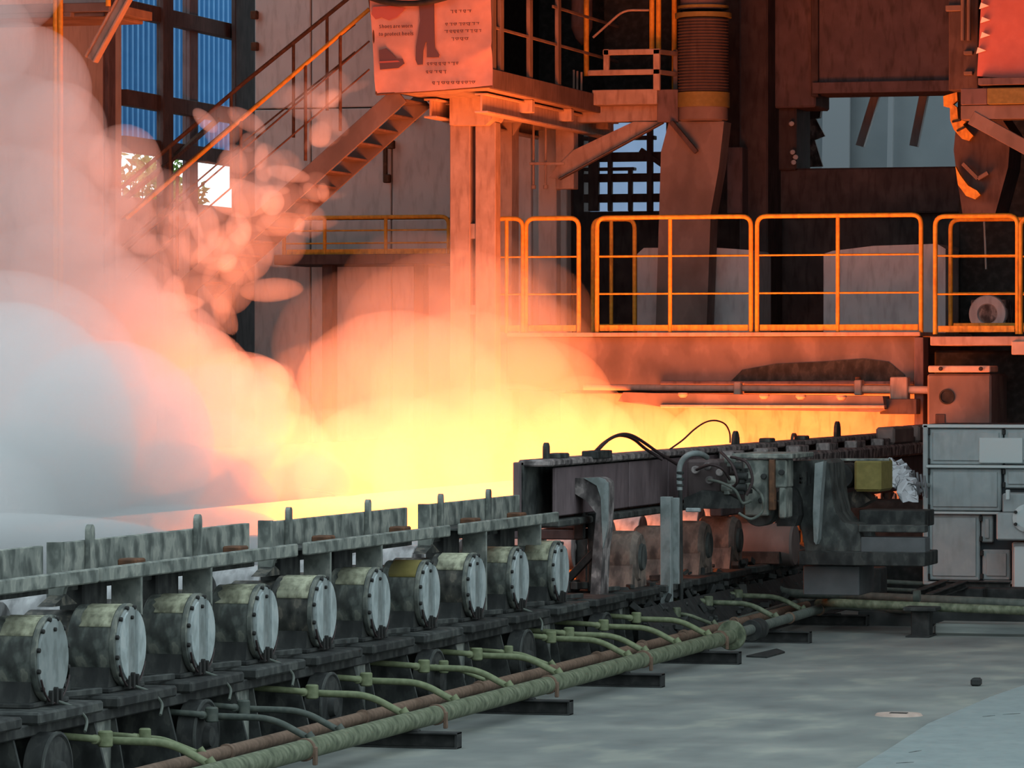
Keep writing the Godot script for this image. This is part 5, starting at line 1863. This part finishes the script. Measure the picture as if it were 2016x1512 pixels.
	prism_u(st, [Vector2(-0.329, 4.814), Vector2(-0.186, 4.853), Vector2(-0.181, 4.769), Vector2(-0.228, 4.728), Vector2(-0.186, 4.696), Vector2(-0.176, 4.581), Vector2(-0.091, 4.548), Vector2(-0.123, 4.517), Vector2(-0.017, 4.401), Vector2(-0.059, 4.349), Vector2(-0.133, 4.371), Vector2(-0.218, 4.466), Vector2(-0.255, 4.561), Vector2(-0.26, 4.692), Vector2(-0.324, 4.709)], 25.45, 25.55)
	part("upper_strap", st, M.yellow, o)
	st = S()
	prism_u(st, [Vector2(-0.202, 4.089), Vector2(-0.154, 4), Vector2(-0.07, 3.889), Vector2(0.025, 3.835), Vector2(0.057, 3.793), Vector2(0.004, 3.747), Vector2(-0.091, 3.784), Vector2(-0.176, 3.9)], 25.45, 25.55)
	part("lower_strap", st, M.yellow, o)
	st = S()
	for q in [[Vector3(25.44, 4.547, -0.234), Vector3(25.44, 4.567, -0.144)], [Vector3(25.44, 4.452, -0.186), Vector3(25.44, 4.493, -0.102)]]:
		bar(st, q[0], q[1], 0.01, 0.022, 0.002)
	part("black_stripe", st, M.dark, o)
	st = S()
	bar(st, Vector3(25.5, 4.12, -0.133), Vector3(25.5, 3.961, 0.025), 0.05, 0.04)
	bar(st, Vector3(25.5, 3.961, 0.025), Vector3(25.5, 4.022, 0.13), 0.05, 0.04)
	part("link", st, M.scorched, o)
	# platform at the upper left
	o = thing("corner_platform", "brown walkway corner with yellow posts at the upper left edge", "platform", Vector3(21, 5.476, -8.4))
	st = S()
	bu(st, 21.0, 22.2, -9.368, 5.500, -7.783, 5.590, 0.006)
	bu(st, 21.0, 21.1, -9.368, 5.454, -8.187, 5.504, 0.006)
	part("floor_edge", st, M.scorched, o)
	st = S()
	bx(st, 21.1, 5.465, -10.0, 22.2, 5.505, -7.88, 0.01)
	part("floor_plate", st, M.scorched, o)
	for x in [[Vector3(20.95, 5.819, -8.327), Vector3(20.95, 0.0, -8.327)], [Vector3(20.95, 5.818, -8.274), Vector3(20.95, 0.0, -8.274)], [Vector3(20.95, 5.805, -7.775), Vector3(20.95, 5.547, -7.775)]]:
		st = S()
		tube(st, [x[0], x[1]], 0.026, 10)
		part("post", st, M.yellow, o)
	st = S()
	ibeam(st, Vector3(21.1, 5.715, -7.61), Vector3(21.1, 5.037, -8.013), 0.12, 0.12, 0.02)
	part("brace", st, M.paint, o)
	st = S()
	bu(st, 22.0, 22.1, -8.663, 5.586, -8.2, 5.912, 0.0)
	part("rear_sheet", st, M.box_white, o)

func pz(x: float) -> float:
	return lerpf(-5.727, -4.448, (x - 730.0) / 240.0)

func py(y: float) -> float:
	return lerpf(5.71, 4.792, y / 180.0)


# ------------------------------------------------------------------ stairs in the smoke
func stairs() -> void:
	var o := thing("steel_stair", "steep orange lit steel stair coming down from the banner platform into the smoke", "stairs", Vector3(24.2, 3.207, -7.402))
	var a := Vector3(23.8, 4.822, -5.665)
	var b := Vector3(23.8, 2.82, -8.046)
	for du in [0.0, 0.85]:
		var st := S()
		bar(st, a + Vector3(du, 0, 0), b + Vector3(du, 0, 0), 0.03, 0.20, 0.004)
		part("stringer", st, M.scorched, o)
	var n := 14
	for i in n:
		var p := a.lerp(b, (i + 0.4) / n)
		var st := S()
		bx(st, p.x + 0.01, p.y - 0.012, p.z - 0.12, p.x + 0.84, p.y + 0.012, p.z + 0.12, 0.004)
		part("tread", st, M.brown, o)
	var hr := [[23.8, [Vector3(23.8, 5.707, -6.004), Vector3(23.8, 4.702, -7.263), Vector3(23.8, 3.578, -8.666)], [605, 672]], [24.65, [Vector3(24.65, 5.955, -6.43), Vector3(24.65, 5.027, -7.671), Vector3(24.65, 3.935, -9.046)], []]]
	for k in 2:
		var h: Array = hr[k]
		var t := thing("stair_handrail", ["nearer orange brown stair handrail, ending at the banner", "farther brown stair handrail, upper one of two"][k], "handrail", h[1][1])
		var st := S()
		tube(st, h[1], 0.022, 10)
		part("top_rail", st, M.yellow if k == 0 else M.rust, t)
		for d in [0.33, 0.62]:
			st = S()
			tube(st, [h[1][0] + Vector3(0, -d, 0), h[1][1] + Vector3(0, -d, 0), h[1][2] + Vector3(0, -d, 0)], 0.010, 8)
			part("mid_rail", st, M.rust, t)
		for f in [0.25, 0.55, 1.1, 1.6]:
			var p: Vector3 = h[1][0].lerp(h[1][1], f) if f <= 1.0 else h[1][1].lerp(h[1][2], f - 1.0)
			st = S()
			tube(st, [p, p + Vector3(0, -1.0, 0)], 0.018, 8)
			part("post", st, M.rust, t)

# ------------------------------------------------------------------ steam
func puff(root: Node3D, c: Vector3, r: Vector3, m: FogMaterial, turn := 0.4) -> void:
	var f := FogVolume.new()
	f.shape = RenderingServer.FOG_VOLUME_SHAPE_ELLIPSOID
	f.size = r * 2.0
	f.material = m
	f.name = "puff"
	root.add_child(f, true)
	f.position = c - root.position
	f.rotation = Vector3(rng.randf_range(-turn, turn), rng.randf_range(-turn, turn), rng.randf_range(-turn, turn))

func vapour(d: float) -> FogMaterial:
	var m := FogMaterial.new()
	m.albedo = Color(0.98, 0.98, 0.98)
	m.density = d
	return m

func cloud(called: String, label: String, at: Vector3) -> Node3D:
	var o := thing(called, label, "steam", at)
	o.set_meta("kind", "stuff")
	return o

func soft(root: Node3D, c: Vector3, r: Vector3, d: int, shells := 2, turn := 0.4) -> void:
	for k in shells:
		var f := 1.0 - 0.42 * k / maxf(1.0, shells - 1.0) if shells > 1 else 1.0
		puff(root, c, r * f, air[d], turn)

var air := []

func steam() -> void:
	for d in [0.04, 0.078, 0.18, 0.32, 0.45, 0.65, 0.95, 1.5, 2.8]:
		air.append(vapour(d))
	# big white bank on the left
	var o := cloud("steam_cloud", "thick white and pink steam cloud billowing up at the left", Vector3(5, 1, -2.4))
	var big := [
		[Vector3(-1.0, 0.94, -1.3), 0.30, 8, 9.0], [Vector3(2.6, 0.95, -1.35), 0.30, 8, 9.0], [Vector3(5.0, 0.96, -1.35), 0.26, 7, 7.0],
		[Vector3(1.0, 1.15, -1.7), 0.62, 4, 5.0], [Vector3(3.6, 1.15, -1.9), 0.62, 4, 4.0], [Vector3(6.0, 1.1, -1.7), 0.5, 4, 4.0], [Vector3(7.163, 1.222, -1.5), 0.32, 4, 2.2], [Vector3(7.915, 1.218, -1.5), 0.24, 3, 2.0],
		[Vector3(9.233, 1.297, -2.4), 0.45, 4, 1.6], [Vector3(10.087, 1.384, -2.4), 0.35, 4, 1.4], [Vector3(4.67, 1.551, -2), 0.7, 4, 2.6], [Vector3(6.148, 1.526, -2), 0.65, 4, 2.4], [Vector3(7.515, 1.502, -2), 0.5, 4, 2.0],
		[Vector3(7.117, 1.763, -3.2), 0.9, 4, 1.4], [Vector3(8.817, 1.818, -3.2), 0.8, 4, 1.3], [Vector3(10.309, 1.736, -3.2), 0.65, 4, 1.2], [Vector3(10.933, 1.732, -3), 0.42, 5, 1.2],
		[Vector3(11.781, 1.887, -3), 0.22, 6, 1.0], [Vector3(12.097, 1.931, -3), 0.13, 6, 1.0], [Vector3(12.192, 1.779, -3), 0.14, 6, 1.0], [Vector3(11.551, 1.577, -3), 0.34, 5, 1.0],
		[Vector3(8.803, 2.231, -3.6), 0.8, 4, 1.2], [Vector3(10.248, 2.134, -3.6), 0.6, 4, 1.2], [Vector3(10.8, 2.081, -3.4), 0.36, 6, 1.1], [Vector3(11.482, 2.139, -3.4), 0.17, 6, 1.0], [Vector3(11.388, 1.97, -3.2), 0.2, 6, 1.0],
		[Vector3(9.114, 2.793, -3.8), 0.75, 3, 1.2], [Vector3(10.365, 2.644, -3.8), 0.55, 4, 1.2], [Vector3(10.865, 2.468, -3.6), 0.36, 5, 1.1],
		[Vector3(9.514, 3.408, -4), 0.68, 4, 1.2], [Vector3(10.579, 3.236, -4), 0.5, 4, 1.1], [Vector3(9.514, 3.94, -4), 0.5, 5, 1.1], [Vector3(10.38, 3.738, -4), 0.33, 5, 1.1], [Vector3(9.144, 4.267, -4), 0.36, 5, 1.1], [Vector3(11.087, 3.553, -4), 0.28, 5, 1.0],
		[Vector3(8.783, 4.726, -4), 0.5, 4, 1.1], [Vector3(9.911, 5.299, -4.2), 0.55, 3, 1.1]]
	for q in big:
		soft(o, q[0] + Vector3(rng.randf_range(-0.4, 0.4), 0, 0), Vector3(q[1] * q[3], q[1] * 0.95, q[1]), q[2], 1, 0.06 if q[3] > 3.0 else 0.4)
	# ragged orange billows thrown off to the right
	o = cloud("steam_plume", "ragged orange lit steam billows drifting over the stairs", Vector3(9, 3, -2.6))
	var trail := [[Vector2(10.747, 2.319), 0.22], [Vector2(11.449, 2.476), 0.2], [Vector2(11.067, 2.692), 0.24], [Vector2(12.066, 2.637), 0.2], [Vector2(12.413, 2.875), 0.22], [Vector2(11.727, 2.971), 0.25], [Vector2(10.747, 2.942), 0.22], [Vector2(13.129, 3.012), 0.2], [Vector2(13.374, 3.257), 0.2], [Vector2(14.002, 3.178), 0.13], [Vector2(14.13, 3.446), 0.12], [Vector2(12.648, 3.269), 0.2], [Vector2(11.504, 3.302), 0.22], [Vector2(10.434, 3.224), 0.2], [Vector2(12.297, 3.525), 0.16], [Vector2(13.374, 3.574), 0.13], [Vector2(11.952, 3.814), 0.15], [Vector2(14.39, 3.905), 0.12], [Vector2(14.653, 4.289), 0.12], [Vector2(13.875, 4.119), 0.14], [Vector2(9.924, 3.026), 0.2]]
	for q in trail:
		puff(o, Vector3(q[0].x, q[0].y, -3.4), Vector3(q[1] * 1.5, q[1] * 1.1, q[1]), air[3])
		for k in 3:
			var d: Vector3 = Vector3(rng.randf_range(-0.5, 0.5), rng.randf_range(-0.5, 0.5), rng.randf_range(-0.8, 0.8)) * q[1] * 1.8
			var r: float = q[1] * rng.randf_range(0.55, 1.25)
			puff(o, Vector3(q[0].x, q[0].y, -3.4) + d, Vector3(r * rng.randf_range(0.9, 1.6), r * rng.randf_range(0.28, 0.6), r * rng.randf_range(0.3, 0.7)), air[rng.randi_range(5, 7)], 1.6)
	# glowing mist over the plate
	o = cloud("glowing_mist", "glowing yellow and orange mist rising off the hot steel plate", Vector3(13, 1.2, -2.6))
	var glow := [
		[Vector3(12.196, 1.208, -2.6), 0.5, 2], [Vector3(13.737, 1.192, -2.6), 0.6, 3], [Vector3(15.427, 1.216, -2.6), 0.62, 3], [Vector3(17.288, 1.264, -2.6), 0.6, 3], [Vector3(19.347, 1.271, -2.6), 0.5, 3], [Vector3(21.637, 1.254, -2.6), 0.42, 3], [Vector3(24.428, 1.278, -2.6), 0.36, 3], [Vector3(27.605, 1.273, -2.6), 0.3, 3], [Vector3(29.677, 1.301, -2.4), 0.22, 2],
		[Vector3(12.319, 1.683, -2.6), 0.55, 1], [Vector3(14.008, 1.747, -2.6), 0.7, 2], [Vector3(16.028, 1.775, -2.6), 0.7, 2], [Vector3(17.951, 1.719, -2.6), 0.55, 2], [Vector3(19.347, 1.594, -2.6), 0.35, 2],
		[Vector3(13.339, 2.146, -2.6), 0.65, 0], [Vector3(15.427, 2.238, -2.6), 0.75, 1], [Vector3(17.126, 2.38, -2.6), 0.6, 0], [Vector3(17.452, 2.075, -2.6), 0.55, 1], [Vector3(14.563, 2.558, -2.6), 0.55, 0], [Vector3(16.335, 2.714, -2.6), 0.45, 0]]
	for q in glow:
		soft(o, q[0], Vector3(q[1] * 2.0, q[1], q[1] * 1.1), q[2], 1, 0.15)
